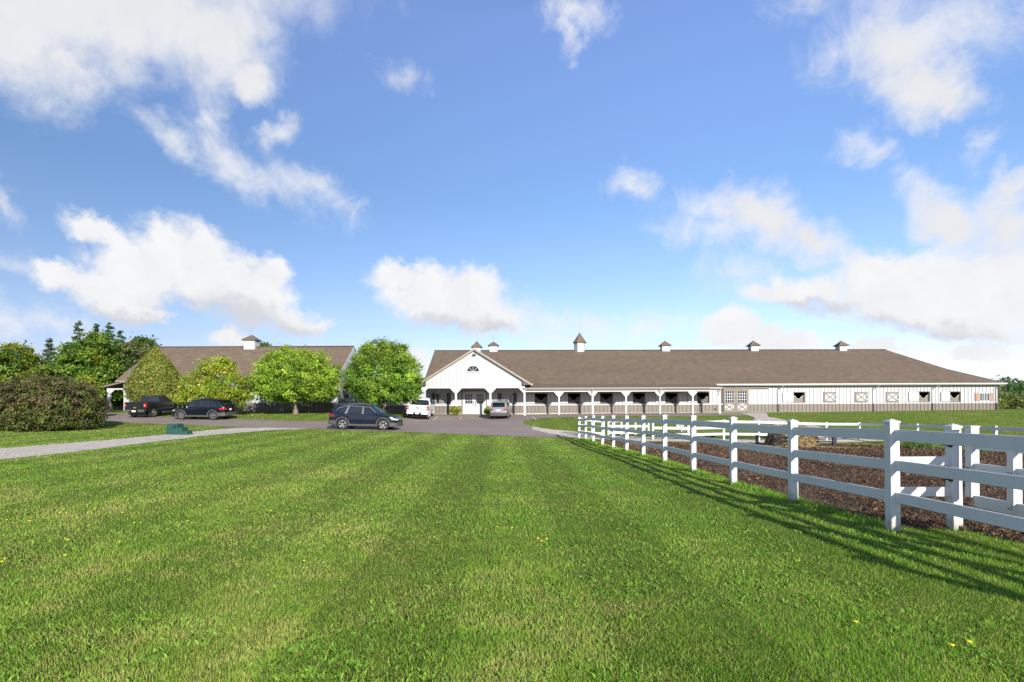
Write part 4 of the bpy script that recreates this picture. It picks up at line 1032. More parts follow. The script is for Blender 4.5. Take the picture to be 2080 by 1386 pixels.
# cone shaped cedar
def cedar():
    Y = 53.2; u0, v0 = 316, 838; x = W(u0,v0,Y).x; zb = gz(x,Y); o = W(u0,v0,Y)
    zt = W(u0,705,Y).z-zb; rw = 50*Y/F
    root = empty('cedar_tree', (x,Y,zb), 0, 'broad teardrop shaped olive cedar behind the black pickup truck', 'tree')
    n = 16000; r = np.random.default_rng(21); t = r.beta(1.25,1.55,n)
    prof = np.interp(t, [0,.08,.22,.38,.55,.72,.88,1], [.78,.93,1,.95,.78,.52,.24,.03])*rw
    a = r.uniform(0,2*PI,n); lump = 1 + .07*np.sin(a*5+t*9)+.06*np.sin(a*9-t*17) + .05*np.sin(a*14+t*31); rad = prof*lump*(1-.25*r.random(n)**2.2)
    c = np.stack([np.cos(a)*rad, np.sin(a)*rad, t*(zt-1.0)+1.0],1); c += r.normal(0,.06,(n,3)); c[:,1] *= .8
    nr = np.stack([np.cos(a),np.sin(a),.45+0*a],1) + r.normal(0,.6,(n,3)); nr /= np.linalg.norm(nr,axis=1)[:,None]
    V, T = leaf_quads(c, nr, .13*r.uniform(.6,1.4,n), .38)
    pal = np.array([(.10,.125,.02),(.145,.15,.028),(.07,.10,.017),(.21,.175,.045)])[r.choice(4,n,p=[.36,.33,.21,.10])]*r.lognormal(0,.22,(n,1))
    link_mesh('crown', raw_mesh('crown', V, T, np.clip(np.repeat(pal,4,0),0,1)), M['leaf'], root)
    trunk_mb(1.6,.17,[],4).build('trunk', M['bark'], root, smooth=60)
cedar()
YEL = [(3,(.15,.19,.018)),(3,(.19,.21,.02)),(2.4,(.105,.16,.018)),(.7,(.24,.23,.03))]
Y = 49.0; u0,v0 = 438,840; zb = gz(W(u0,v0,Y).x,Y)
x, bl = px_blobs(u0,v0,Y,[(435,765,46,24,0,2.0),(440,742,30,14,0,1.4),(400,782,30,20,-.3,1.6),(470,785,34,24,0,1.8),(435,805,66,24,-.4,2.2),(490,805,20,20,.2,1.2),(375,808,16,14,-.4,1.0),(460,745,14,12,.4,.8)],zb)
broadleaf('ornamental_tree','low wide yellow green ornamental tree behind the black car','tree',x,Y,bl,1.0,.14,330,70,.085,.40,YEL,31,skin=.35,limbs=14)
# the big purplish bush
Y = 35.0; u0,v0 = 92,875; zb = gz(W(u0,v0,Y).x,Y)
x, bl = px_blobs(u0,v0,Y,[(95,825,96,54,0,2.9),(40,835,60,44,-.3,2.4),(150,832,42,44,-.2,2.3),(80,798,60,30,0,2.0),(130,800,42,28,0,1.8),(95,850,92,32,-.6,2.5),(10,845,44,34,0,2.0)],zb)
bush = empty('shrub',(x,Y,zb),0,'huge dome shaped dark green shrub with dull purple flower heads','shrub')
me,_ = crown_mesh('foliage', bl, 1500, 44, .075, .30, [(3,(.055,.07,.018)),(2.5,(.08,.095,.024)),(1.5,(.033,.045,.014)),(1.5,(.10,.085,.03))], 41, .62, None, .5, .8, .38)
link_mesh('foliage', me, M['leaf'], bush)
up = [(b_[0],b_[1],b_[2]+.12,b_[3],b_[4],b_[5]) for b_ in bl[:5]]
me,_ = crown_mesh('flower_heads', up, 620, 26, .055, .20, [(3,(.105,.068,.045)),(2,(.085,.055,.04)),(2,(.125,.09,.055)),(2,(.075,.07,.03))], 42, .9, None, .6, .6, .2)
V_ = np.empty(len(me.vertices)*3,np.float32); me.vertices.foreach_get('co',V_); 
link_mesh('flower_heads', me, M['leaf'], bush)
trunk_mb(.9,.12,[(b_[0]*.7,b_[1],b_[2]) for b_ in bl],5).build('stem', M['bark'], bush, smooth=60)
# small golden shrubs by the door and behind the bush
def small_shrub(label, u, v, Y, ru, rv, pal, seed, leaf=.06, cat='shrub', name='shrub', group=None):
    zb = gz(W(u,v,Y).x,Y); x, bl = px_blobs(u,v,Y,[(u,v-rv,ru,rv,0,ru*Y/F),(u-ru*.4,v-rv*.8,ru*.6,rv*.75,-.1,ru*.6*Y/F),(u+ru*.4,v-rv*.9,ru*.6,rv*.8,0,ru*.6*Y/F)],zb)
    return broadleaf(name,label,cat,x,Y,bl,.15*Y/F*10,.03,150,22,leaf,.13,pal,seed,group,limbs=5,skin=.35)
small_shrub('small golden green shrub to the left of the white entrance door',924.5,841,56.0,9.5,7.5,YEL,51)
small_shrub('small green shrub half hidden behind the silver car',990.5,841,56.3,6,6.5,LIME,52)
# trees behind, at the far left
def back_tree(label, u, v, Y, lst, h, seed, pal, nclump=420, per=34, leaf=.17, cr=.5, tips=None, name='maple_tree', grp='trees behind the left barn'):
    zb = gz(W(u,v,Y).x,Y); x, bl = px_blobs(u,v,Y,lst,zb)
    return broadleaf(name,label,'tree',x,Y,bl,h,.28,nclump,per,leaf,cr,pal,seed,grp,tips,skin=.6)
DK = [(3,(.062,.11,.015)),(3,(.085,.14,.018)),(1.5,(.12,.17,.022)),(1.4,(.036,.07,.011))]
back_tree('large dense green maple with an orange tinged crown, tallest of the left trees',186,815,64,[(187,742,52,50,0,3.8),(165,722,30,30,0,2.4),(205,712,34,30,.3,2.6),(152,760,26,34,-.5,2.4),(222,762,28,40,-.4,2.6),(187,786,58,24,0,3.4)],2.4,61,DK+[(.06,(.28,.14,.02)),(.16,(.22,.19,.025))],820,38)
back_tree('dull green maple at the left edge, turning orange at the top',25,830,66,[(10,752,66,44,0,4.4),(-40,748,60,50,0,4),(66,766,22,34,0,2.6),(24,722,40,24,0,3.0),(15,792,80,30,0,4)],2.4,62,[(3,(.075,.12,.018)),(3,(.115,.145,.02)),(1.5,(.16,.16,.022)),(.7,(.17,.13,.025)),(1.2,(.04,.08,.012))],800,36)
back_tree('dark small leaved tree between the cedar and the maples',288,815,66,[(288,716,30,28,0,2.6),(270,745,26,34,.2,2.4),(300,735,24,30,0,2.2),(290,700,16,14,0,1.4)],2.5,63,[(3,(.05,.085,.02)),(2,(.07,.10,.03)),(1,(.10,.09,.03))],300,34)
back_tree('bright yellow young tree beside the purple bush',172,822,52,[(172,785,24,22,0,1.5),(180,800,18,18,0,1.2),(164,803,16,14,.2,1.0)],.9,64,YEL,170,30,.11,.32,name='young_tree')
back_tree('dark treetop just showing above the roof right of the cupola',534,815,78,[(534,712,11,13,0,1.6),(528,730,14,18,0,1.6),(545,725,12,14,0,1.4)],3.5,65,DK,110,34)
back_tree('dark green tree filling the gap behind the lean-to',240,822,72,[(235,770,34,36,0,2.6),(255,790,34,30,0,2.5),(215,790,34,30,0,2.5)],2.0,66,DK,260,34)
def conifer(label, u, v, Y, utop, vtop, ru, seed, col, grp='conifers behind the left barn', open_=.5, n=6500):
    x = W(u,v,Y).x; zb = gz(x,Y); H = W(u,vtop,Y).z-zb; r0 = ru*Y/F; r = np.random.default_rng(seed)
    root = empty('spruce_tree',(x,Y,zb),0,label,'tree',grp)
    m = 110; tb = np.sort(r.uniform(.08,1,m)); ab_ = r.uniform(0,2*PI,m); ln = (1-tb)**.8*r0*r.uniform(.65,1.2,m)+.12
    k = r.choice(m,n,p=ln**1.2/(ln**1.2).sum()); s = r.uniform(.12,1,n)**.75
    c = np.stack([np.cos(ab_[k])*ln[k]*s, np.sin(ab_[k])*ln[k]*s, tb[k]*H - ln[k]*s*.28 + ln[k]*s**2*.22],1)
    c += r.normal(0,1,(n,3))*np.array([.17,.17,.09])*(.5+ln[k]*.22)[:,None]
    nr = r.normal(0,.7,(n,3))+np.array([0,0,.7]); nr /= np.linalg.norm(nr,axis=1)[:,None]
    V, T = leaf_quads(c, nr, .24*r.uniform(.6,1.3,n), .3)
    cl = np.array(col)*r.lognormal(0,.3,(n,1))
    link_mesh('crown', raw_mesh('crown',V,T,np.clip(np.repeat(cl,4,0),0,1)), M['needle'], root)
    mb = MB(); mb.tube([(0,0,-.2),(0,0,H*.5),(0,0,H*.985)],[.24,.13,.02],8)
    for i in range(0,m,2): mb.tube([(0,0,tb[i]*H),(math.cos(ab_[i])*ln[i]*.9,math.sin(ab_[i])*ln[i]*.9,tb[i]*H-ln[i]*.08)],[.04,.012],4,cap=False)
    mb.build('trunk', M['bark'], root)
conifer('slim blue green spruce top rising behind the big maple',160,815,72,160,651,26,71,(.05,.08,.05))
conifer('blue spruce standing alone between the two left maples',101,822,70,101,687,26,72,(.06,.095,.062))
conifer('dark pine with a ragged crown right of the big maple',222,815,74,222,655,44,73,(.035,.075,.03))
conifer('narrow dark pine behind the maple crown',197,815,76,197,657,22,74,(.035,.07,.032))
conifer('ragged pine with a leaning tip near the cedar',246,815,73,246,672,34,75,(.045,.08,.035))
# woods
def woods(name, label, u0, u1, vtop, vbot, Y0, Y1, n, leaf, pal, seed):
    r = np.random.default_rng(seed); k = n//40; V0 = []
    u = r.uniform(u0,u1,k); Yc = r.uniform(Y0,Y1,k); a = (u-CU)/F; x = a*Yc; zg = ground(x,Yc)
    top = EYE + (822.8-(vtop + 7*np.sin(u*.07) + r.uniform(0,8,k)))*Yc/F
    zc = zg + (top-zg)*r.uniform(.03,1,k)
    cc = np.stack([x,Yc,zc],1); idx = np.repeat(np.arange(k),40); m = len(idx)
    c = cc[idx]+r.normal(0,1,(m,3))*np.array([.9,.9,.6])*leaf*3.2
    nr = r.normal(0,.7,(m,3))+np.array([.2,-.6,.4]); nr /= np.linalg.norm(nr,axis=1)[:,None]
    V, T = leaf_quads(c,nr,leaf*r.uniform(.6,1.4,m),.6)
    base = np.array(pal)[r.choice(len(pal),k)]*r.lognormal(0,.3,(k,1)); col = base[idx]*r.lognormal(0,.15,(m,1))
    tag(link_mesh(name, raw_mesh(name,V,T,np.clip(np.repeat(col,4,0),0,1)), M['leaf']), label, 'woods', kind='stuff')
woods('woods','distant mixed green woods beyond the right end of the barn',1985,2420,785,833,120,150,26000,.5,[(.04,.075,.024),(.055,.095,.028),(.075,.12,.03),(.04,.065,.035)],81)
woods('undergrowth','olive brown scrub in front of the distant woods',1990,2330,806,833,92,108,14000,.26,[(.07,.10,.022),(.10,.12,.025),(.055,.085,.02),(.12,.10,.05)],82)
woods('backwoods','dark belt of woods behind the left trees',-320,330,748,833,86,104,24000,.42,[(.03,.06,.014),(.045,.08,.018),(.06,.10,.02),(.03,.045,.015)],83)
# weeds in the far corner of the paddock
def weeds(label, u, v, Y, ru, hgt, n, seed):
    x0 = W(u,v,Y).x; r = np.random.default_rng(seed); rr = ru*Y/F; zb = gz(x0,Y)
    x = r.normal(0,rr*.45,n); y = r.normal(0,rr*.3,n)
    root = empty('weed_clump',(x0,Y,zb),0,label,'weeds')
    a = r.uniform(0,2*PI,n); h = hgt*r.uniform(.4,1.1,n); k = 7; t = np.tile(np.linspace(.15,1,k),n); i = np.repeat(np.arange(n),k)
    c = np.stack([x[i]+np.cos(a[i])*t*h[i]*.25, y[i]+np.sin(a[i])*t*h[i]*.25, t*h[i]],1); c += r.normal(0,.035,c.shape)
    nr = r.normal(0,.7,c.shape)+np.array([0,0,.5]); nr /= np.linalg.norm(nr,axis=1)[:,None]
    V, T = leaf_quads(c,nr,.07*r.uniform(.6,1.4,len(c)),.35); col = np.array([.075,.13,.028])*r.lognormal(0,.3,(len(c),1))
    link_mesh('leaves', raw_mesh('leaves',V,T,np.clip(np.repeat(col,4,0),0,1)), M['leaf'], root)
    mb = MB()
    for j in range(0,n,2): mb.tube([(x[j],y[j],-.03),(x[j]+math.cos(a[j])*h[j]*.25,y[j]+math.sin(a[j])*h[j]*.25,h[j])],[.008,.003],4,cap=False)
    mb.build('stems', M['bark'], root)
weeds('tall green weeds in front of the far right paddock fence',1865,911,31.5,32,.62,150,91)
weeds('low dark weeds along the soil behind the gate',2005,920,27.5,34,.36,110,92)
# dandelions
dl = [(14,1062),(121,1049),(135,1048),(133,1101),(138,1107),(243,1110),(132,1137),(4,1153),(10,1143),(249,1047),(273,1069),(286,1068),(381,1066),(407,1033),(550,1045),(688,1074),(700,1072),(756,1062),(618,1149),(104,938),(385,951),(467,999),(486,999),(658,1094),(766,931),(792,989),(333,1019),(260,1019),(241,1024),
      (1085,1050),(1093,1104),(1100,1107),(1110,1105),(1010,1077),(1040,1080),(1930,1322),(1934,1327),(1968,1319),(1738,1274),(60,1067),(192,1040),(460,1043)]
mb = MB(); mb.lathe([(.0,.0),(.012,.002),(.016,.007),(.012,.012),(.0,.013)],9,'z',Matrix.Translation((0,0,.055)))
yel = simple('dandelion_yellow',(.8,.6,.01),.7,.15,60); stemm = simple('dandelion_stem',(.13,.2,.04),.7,.15,30)
first = None
for u,v in dl:
    x,y = G(u,v)
    if first is None:
        first = mb.build('dandelion', yel); tag(first,'small bright yellow dandelion head in the mown lawn','flower','dandelions in the lawn')
        st = MB(); st.tube([(0,0,-.01),(.004,0,.03),(0,0,.056)],.0025,5); st.build('stem', stemm, first); o = first
    else: o = copy_tree(first)
    s = random.uniform(.85,1.35)*(1+max(0,y-8)*.02); o.location = (x,y,gz(x,y)); o.scale = (s,s,random.uniform(.7,1.1)); o.rotation_euler = (0,0,random.uniform(0,6))
# ------------------------------------------------------------------ fences, gate, paddock things
VN = M['vinyl']
def post_mb(h, w=.127, below=.3):
    mb = MB(); a = w/2; mb.box(-a,a,-a,a,-below,h-.045)
    c = a+.012; mb.box(-c,c,-c,c,h-.045,h-.02); mb.add([(-c,-c,h-.02),(c,-c,h-.02),(c,c,h-.02),(-c,c,h-.02),(0,0,h+.015)],[(0,1,4),(1,2,4),(2,3,4),(3,0,4)])
    return mb
def rail(p, q, parent, hgt=.14, w=.04, name='rail'):
    return MB().bar(p,q,w,hgt).build(name, VN, parent, bevel=.006)
tops = [(1808,853),(1604,853),(1488,847),(1409,843.5),(1348,842.6),(1305,844),(1272,844.2),(1243,844),(1221,845),(1203,843.8),(1189,845.4),(1176,847.2)]
near = empty('paddock_fence',(fence_x(7.33),7.33,0),0,'long white three rail vinyl fence running along the lawn','fence')
o0 = Vector(near.location); P_ = []
Ysn = [7.33+2.44*k for k in range(12)]
for k,Yk in enumerate(Ysn):
    x = fence_x(Yk); z = gz(x,Yk); zt = W(tops[k][0],tops[k][1],Yk).z; P_.append((x,Yk,z,zt))
P_.insert(0,(fence_x(4.89),4.89,gz(fence_x(4.89),4.89),P_[0][3]+.0)); P_.insert(0,(fence_x(2.45),2.45,-.02,P_[0][3]))
lean = [0,0,.018,.008,0,0,0,0,-.01,-.012,-.02,-.025,-.02,-.03]
for k,(x,y,z,zt) in enumerate(P_):
    o = post_mb(zt-z).build('post', M['vinylpost'], near, bevel=.006); o.location = (x-o0.x,y-o0.y,z); o.rotation_euler = (0,-lean[k]*.6,0)
for p,q in zip(P_,P_[1:]):
    for j,off in enumerate((.20,.60,1.02)):
        f = 1.0 if True else 0
        za = p[3]-off*(p[3]-p[2])/1.47; zb_ = q[3]-off*(q[3]-q[2])/1.47
        rail((p[0]-o0.x-.0,p[1]-o0.y,za),(q[0]-o0.x,q[1]-o0.y,zb_),near,.15 if j == 0 else .14)
# short return from the near post to the gate post, and the gate itself
gx, gy = W(1937,1074,7.4).x, 7.38; gzt = W(1937,862.5,7.4).z
ret = empty('fence_return',(gx,gy,gz(gx,gy)),0,'thick white gate post with two short rails to the nearest fence post','fence'); gz0 = gz(gx,gy)
o = post_mb(gzt-gz0,.13).build('post', M['vinylpost'], ret, bevel=.006); o.rotation_euler = (0,-.015,0)
for v0,v1 in ((928,946),(990,1009)):
    z0 = W(1880,v1,7.36).z; z1 = W(1880,v0,7.36).z
    MB().box(fence_x(7.33)+.07-gx,-.064,-.02,.02,z0-gz0,z1-gz0).build('rail', VN, ret, bevel=.005)
for v in (905,975):
    zz = W(1918,v,7.3).z-gz0; mb = MB(); mb.tube([(-.125,-.02,zz),(-.066,-.02,zz)],.009,6); mb.lathe([(0,-.03),(.025,-.022),(.034,0),(.025,.022),(0,.03)],10,'x',Matrix.Translation((-.085,-.04,zz))); mb.tube([(-.20,-.04,zz),(-.066,-.04,zz)],.009,6)
    mb.build('hinge_bolt', M['black'], ret)
gt = empty('gate',(gx+.02,7.2,gz0),0,'white vinyl gate of upright stiles and rails swung towards the camera','gate')
stz = [(7.12,W(1960,865,7.12).z,W(1963,1010,7.12).z),(6.52,W(2030,869,6.52).z,W(2040,1028,6.52).z),(5.3,1.33,.36),(4.1,1.33,.36)]
for k,(yy,zt,zb_) in enumerate(stz):
    mb = MB(); w = .045 if k else .05; mb.box(-.055,.055,-w,w,zb_-gz0,zt-gz0-.02 if k == 0 else 1.22); 
    if k == 0: mb.box(-.062,.062,-w-.008,w+.008,zt-gz0-.02,zt-gz0)
    o = mb.build('stile', VN, gt, bevel=.005); o.location = (0,yy-7.2,0)
for zc,hh in ((1.185,.14),(.87,.13),(.44,.15)):
    MB().box(-.022,.022,4.1-7.2,7.12-.05-7.2,zc-hh/2,zc+hh/2).build('rail', VN, gt, bevel=.005)
for yy in (7.09,7.13,6.5,6.54):
    for zz in (.44,.87): MB().tube([(-.063,yy-7.2,zz),(-.053,yy-7.2,zz)],.008,6).build('bolt', M['black'], gt)
# far fence
def fpt(u, v, Y): p = W(u,v,Y); return (p.x, Y, gz(p.x,Y))
far = empty('far_fence',(12.7,37.5,gz(12.7,37.5)),0,'distant white three rail fence across the far side of the paddock','fence'); fo = Vector(far.location)
fp = [(1177,36.4,847),(1203,36.6,850),(1226,36.9,852)]
fq = [(1326,37.2,853),(1398,37.5,854),(1470,37.8,852.7),(1541,38.0,853.7),(1610,38.2,856),(1678,38.4,857.8),(1745,38.6,858)]
def far_run(lst, par, org, offs=(.14,.56,1.0), hh=.17):
    pts_ = []
    for k,(u,Yk,vt) in enumerate(lst):
        p = W(u,vt,Yk); pts_.append((p.x,Yk,gz(p.x,Yk),p.z))
    for k,p in enumerate(pts_):
        if par is far and lst is fp and k == 0: continue
        o = post_mb(p[3]-p[2],.127).build('post', M['vinylpost'], par); o.location = (p[0]-org.x,p[1]-org.y,p[2]-org.z)
    for p,q in zip(pts_,pts_[1:]):
        for off in offs:
            rail((p[0]-org.x,p[1]-org.y,p[3]-org.z-off),(q[0]-org.x,q[1]-org.y,q[3]-org.z-off),par,hh)
    return pts_
A_ = far_run(fp, far, fo); B_ = far_run(fq, far, fo)
fg = empty('far_gate',(W(1275,880,37).x,37,gz(W(1275,880,37).x,37)),0,'small white gate with four uprights in the distant fence','gate'); go = Vector(fg.location)
for u in (1236,1262.5,1291,1317.5):
    p0 = W(u,883,37.0); p1 = W(u,853,37.0); MB().box(-.055,.055,-.03,.03,0,p1.z-p0.z).build('upright', VN, fg, loc=(p0.x-go.x,0,p0.z-go.z))
for v in (855.5,866,879):
    p0 = W(1236,v,37.0); p1 = W(1317.5,v,37.0); MB().bar((p0.x-go.x,-.005,p0.z-go.z),(p1.x-go.x,-.005,p1.z-go.z),.03,.15).build('rail', VN, fg)
# right side fence running back towards the camera
rf_ = empty('side_fence',(24.4,38.6,gz(24.4,38.6)),0,'white three rail fence closing the right side of the paddock, seen in shade','fence'); ro_ = Vector(rf_.location)
rp = [(1745,38.6,858),(1800,36.6,860),(1863,34.4,861),(1940,32.0,863),(2022,29.7,865.5),(2110,27.4,868.5),(2210,25.1,872),(2330,22.7,877)]
R_ = far_run(rp[1:], rf_, ro_)
p, q = B_[-1], R_[0]
for off in (.14,.56,1.0): rail((p[0]-ro_.x,p[1]-ro_.y,p[3]-ro_.z-off),(q[0]-ro_.x,q[1]-ro_.y,q[3]-ro_.z-off),rf_,.17)
# hay in a ring feeder
Y = 26.6; hxx = W(1608,905,Y).x; hzz = gz(hxx,Y)
hay = empty('hay_bale',(hxx,Y,hzz),0,'mound of brown hay under a loose net inside the black feeder','hay')
r = np.random.default_rng(5); rings = []; n = 28; Hh = W(1605,864,Y).z-hzz
prof = [(1.16,0),(1.18,.12),(1.13,.35),(1.02,.6),(.82,.85),(.55,1.0),(.2,1.06),(.01,1.07)]
for k,(rr,zz) in enumerate(prof):
    rings.append([(rr*(1+.05*math.sin(3*t+k)+.03*math.sin(7*t+2*k))*math.cos(t), rr*.9*(1+.05*math.sin(2*t+k))*math.sin(t), zz*Hh/1.07) for t in [2*PI*i/n for i in range(n)]])
MB().loft(rings).build('bale', simple('hay',(.13,.09,.045),1,.5,7,bump=1,bscale=26), hay, smooth=60)
m = 14000; t = r.uniform(0,2*PI,m); zf = r.uniform(0,1,m)**.8; rr = np.interp(zf,[0,.1,.33,.56,.8,.93,1],[1.17,1.18,1.13,1.02,.82,.55,.1]); c = np.stack([rr*np.cos(t),rr*.9*np.sin(t),zf*Hh],1)*r.normal(1.0,.02,(m,1))
d = unit(m); nr = np.stack([np.cos(t),np.sin(t),.4+0*t],1)+r.normal(0,.5,(m,3)); nr /= np.linalg.norm(nr,axis=1)[:,None]
V,T = leaf_quads(c,nr,r.uniform(.05,.12,m),.09); col = np.array([.33,.23,.105])*r.lognormal(0,.5,(m,1))
link_mesh('straw', raw_mesh('straw',V,T,np.clip(np.repeat(col,4,0),0,.8)), M['chip'], hay)
net = MB()
for k in range(14):
    t0 = 2*PI*k/14
    for sg in (-1,1): net.tube([(np.interp(z,[0,.35,.6,.85,1],[1.2,1.16,1.05,.85,.3])*math.cos(t0+sg*z*1.2), np.interp(z,[0,.35,.6,.85,1],[1.2,1.16,1.05,.85,.3])*.9*math.sin(t0+sg*z*1.2), z*Hh*1.0) for z in np.linspace(.05,1,9)],.008,4,cap=False)
net.build('net', M['black'], hay)
m = 5000; t = r.uniform(0,2*PI,m); q_ = 1.1+np.abs(r.normal(0,.5,m)); xs_ = q_*np.cos(t)*1.15; ys_ = q_*np.sin(t)*.8-.25
c = np.stack([xs_,ys_,ground(hxx+xs_,Y+ys_)+.04-hzz],1); nr = r.normal(0,.3,(m,3))+np.array([0,0,1]); nr /= np.linalg.norm(nr,axis=1)[:,None]
V,T = leaf_quads(c,nr,r.uniform(.05,.12,m),.1); col = np.array([.42,.31,.16])*r.lognormal(0,.4,(m,1))
tag(link_mesh('scattered_straw', raw_mesh('scattered_straw',V+np.array([hxx,Y,hzz]),T,np.clip(np.repeat(col,4,0),0,.8)), M['chip']),'pale straw strewn on the soil around the hay feeder','straw',kind='stuff')
fd = empty('hay_feeder',(hxx,Y,hzz),R(8),'low black panel feeder of tube rails standing round the hay','feeder')
cr = [(-1.42,-.75),(1.5,-.95),(1.62,.35),(.9,1.5),(-.9,1.5),(-1.55,.4)]
gzr = lambda x,y: gz(hxx+x,Y+y)-hzz
for i,(x,y) in enumerate(cr):
    for k in range(2 if i in (0,1) else 1):
        mb = MB(); mb.box(-.045,.045,-.04,.04,-.05,.56); mb.box(-.05,.05,-.045,.045,.5,.53); mb.build('upright', M['black'], fd, loc=(x+.15*k,y+.06*k,gzr(x,y)))
for a,c_ in zip(cr,cr[1:]+cr[:1]):
    for zz in (.12,.30,.48):
        if zz == .30 and a != cr[0]: continue
        MB().tube([(a[0],a[1],zz+gzr(*a)),(c_[0],c_[1],zz+gzr(*c_))],.026,8).build('tube_rail', M['black'], fd)
mb = MB(); rr_ = random.Random(4)
for k in range(7): mb.tube([(-1.45+rr_.uniform(-.16,.14),-.75+rr_.uniform(-.15,.2),.38+rr_.uniform(-.10,.12)) for _ in range(5)],.022,6)
mb.build('chain_bundle', M['black'], fd, smooth=60)
# stone, tub, garden chair, litter
Y = 33.5; sx = W(1443.5,898,Y).x; st = MB(); rr_ = random.Random(2)
st.loft([[(q*math.cos(t)*.30*(1+.12*math.sin(3*t)),q*math.sin(t)*.2,z) for t in [2*PI*i/12 for i in range(12)]] for q,z in ((.85,-.05),(1,.07),(.88,.16),(.5,.22),(.12,.235))])
o = st.build('boulder', simple('pale_fieldstone',(.5,.42,.34),.9,.25,6,bump=.4), None, smooth=60); o.location = (sx,Y,gz(sx,Y)); tag(o,'pale tan stone lying on the near edge of the far grass','stone')
Y = 40.2; cx = W(1386,876,Y).x; cz = gz(cx,Y)
ch = empty('garden_chair',(cx,Y,cz),R(20),'white slatted garden chair with dark cushion beyond the far fence','chair')
wh = M['trim']
for x,y in ((-.3,-.28),(.3,-.28),(-.3,.28),(.3,.28)): MB().box(-.035,.035,-.035,.035,0,.62 if y < 0 else 1.0).build('leg', wh, ch, loc=(x,y,0))
mb = MB()
for k in range(5): mb.box(-.3,.3,-.3+k*.12,-.2+k*.12,.42,.45)
mb.build('seat', wh, ch)
mb = MB()
for k in range(5): mb.box(-.26+k*.13-.045,-.26+k*.13+.045,.27,.30,.45,1.05+.05*(2-abs(k-2)))
mb.build('backrest', wh, ch)
for s in (-1,1): MB().box(s*.33-.05,s*.33+.05,-.34,.3,.62,.65).build('armrest', wh, ch)
MB().box(-.26,.26,-.27,.24,.452,.55).build('cushion', M['black'], ch, bevel=.03)
Y = 39.6; tx = W(1448,884,Y).x
tb = empty('water_bucket',(tx,Y,gz(tx,Y)),0,'small black rubber bucket standing beyond the far fence','bucket')
MB().lathe([(.0,.0),(.14,.0),(.18,.34),(.19,.34),(.19,.36),(.17,.36),(.135,.03),(.0,.03)],16).build('tub', M['black'], tb, smooth=40)
MB().tube([(-.18,0,.34),(-.1,0,.44),(0,0,.48),(.1,0,.44),(.18,0,.34)],.008,5).build('handle', M['gutter'], tb)
# mounting block
Y = 30.6; mx = W(357,881,Y).x; mz = gz(mx,Y); k = Y/F
gmat = simple('green_plastic',(.008,.058,.042),.45,.18,4)
blk = empty('mounting_block',(mx,Y,mz),R(-4),'dark green plastic mounting block with three steps beside the gravel path','step stool')
mb = MB()
def step(x0,x1,z1,y0,y1,tz=.02): mb.loft([[(x0-tz,y0-tz,-.02),(x1+tz,y0-tz,-.02),(x1+tz,y1+tz,-.02),(x0-tz,y1+tz,-.02)],[(x0,y0,z1),(x1,y0,z1),(x1,y1,z1),(x0,y1,z1)]])
step(-.30,.27,.60,-.28,.28,.04); step(.275,.54,.39,-.26,.26); step(.545,.82,.2,-.24,.24)
mb.build('body', gmat, blk, bevel=.012)
for a,c_,z in ((-.27,.25,.602),(.30,.52,.392),(.57,.80,.202)): MB().box(a,c_,-.22,.22,z-.004,z+.008).build('tread', simple('green_rubber',(.007,.04,.03),.9,.2,30), blk)
MB().box(.02,.24,-.305,-.29,.34,.54).build('hand_hole_plate', simple('painted_recess_shade',(.006,.03,.025),.9,.2,10), blk)  # flat plate, no opening: the hole's shade is put into its dark colour
# overhead line at the far right
pl = MB(); a = W(1960,769,150); c_ = W(2300,772,150)
pl.tube([a.lerp(c_,t)-Vector((0,0,2.0*(4*t*(1-t)))) for t in [i/14 for i in range(15)]],.035,5)
tag(pl.build('power_line', M['black']),'thin overhead wire against the sky at the far right','wire')
# ------------------------------------------------------------------ vehicles (local: x forward, y left, z up)
def paint(name, col, rough=.28, metal=.0):
    m, nt, p = base_mat(name); n = noise(nt, 3, 4)
    r = ramp(nt, n.outputs[0], [(.3,tuple(c*.9 for c in col)),(.7,tuple(min(1,c*1.08) for c in col))]); nt.links.new(r.outputs[0], p.inputs['Base Color'])
    n2 = noise(nt, 7, 5); rr = ramp(nt, n2.outputs[0], [(.3,(rough*.8,)*3),(.7,(rough*1.3,)*3)]); nt.links.new(rr.outputs[0], p.inputs['Roughness'])
    p.inputs['Metallic'].default_value = metal; p.inputs['Coat Weight'].default_value = .22; p.inputs['Coat Roughness'].default_value = .08; p.inputs['Specular IOR Level'].default_value = .25; return m
PA = {'navy':paint('dark_blue_car_paint',(.004,.009,.019)),'black':paint('black_blue_car_paint',(.005,.006,.010)),'jet':paint('black_truck_paint',(.012,.013,.014)),'silver':paint('silver_car_paint',(.25,.26,.275),.3,.35),'white':paint('white_truck_paint',(.56,.57,.57))}
CL = simple('grey_plastic_cladding',(.06,.058,.056),.65,.12,12); TY = simple('tyre_rubber',(.022,.021,.02),.8,.2,14); RIM = simple('alloy',(.62,.62,.63),.25,.06,9,metal=.9); DKM = simple('black_trim',(.012,.012,.013),.4,.15,9)
CHR = simple('chrome',(.7,.7,.7),.12,.05,9,metal=1); RED = simple('red_lens',(.32,.012,.012),.2,.15,12,coat=1); CLR = simple('clear_lens',(.6,.62,.64),.12,.1,12,coat=1); PLT = simple('licence_plate',(.62,.64,.66),.4,.06,20); GOLD = simple('gold_badge',(.55,.4,.12),.3,.1,9,metal=.7); SILT = simple('silver_window_trim',(.22,.22,.22),.3,.06,9,metal=.6)
def interp(xs, ys, x): return float(np.interp(x, xs, ys))
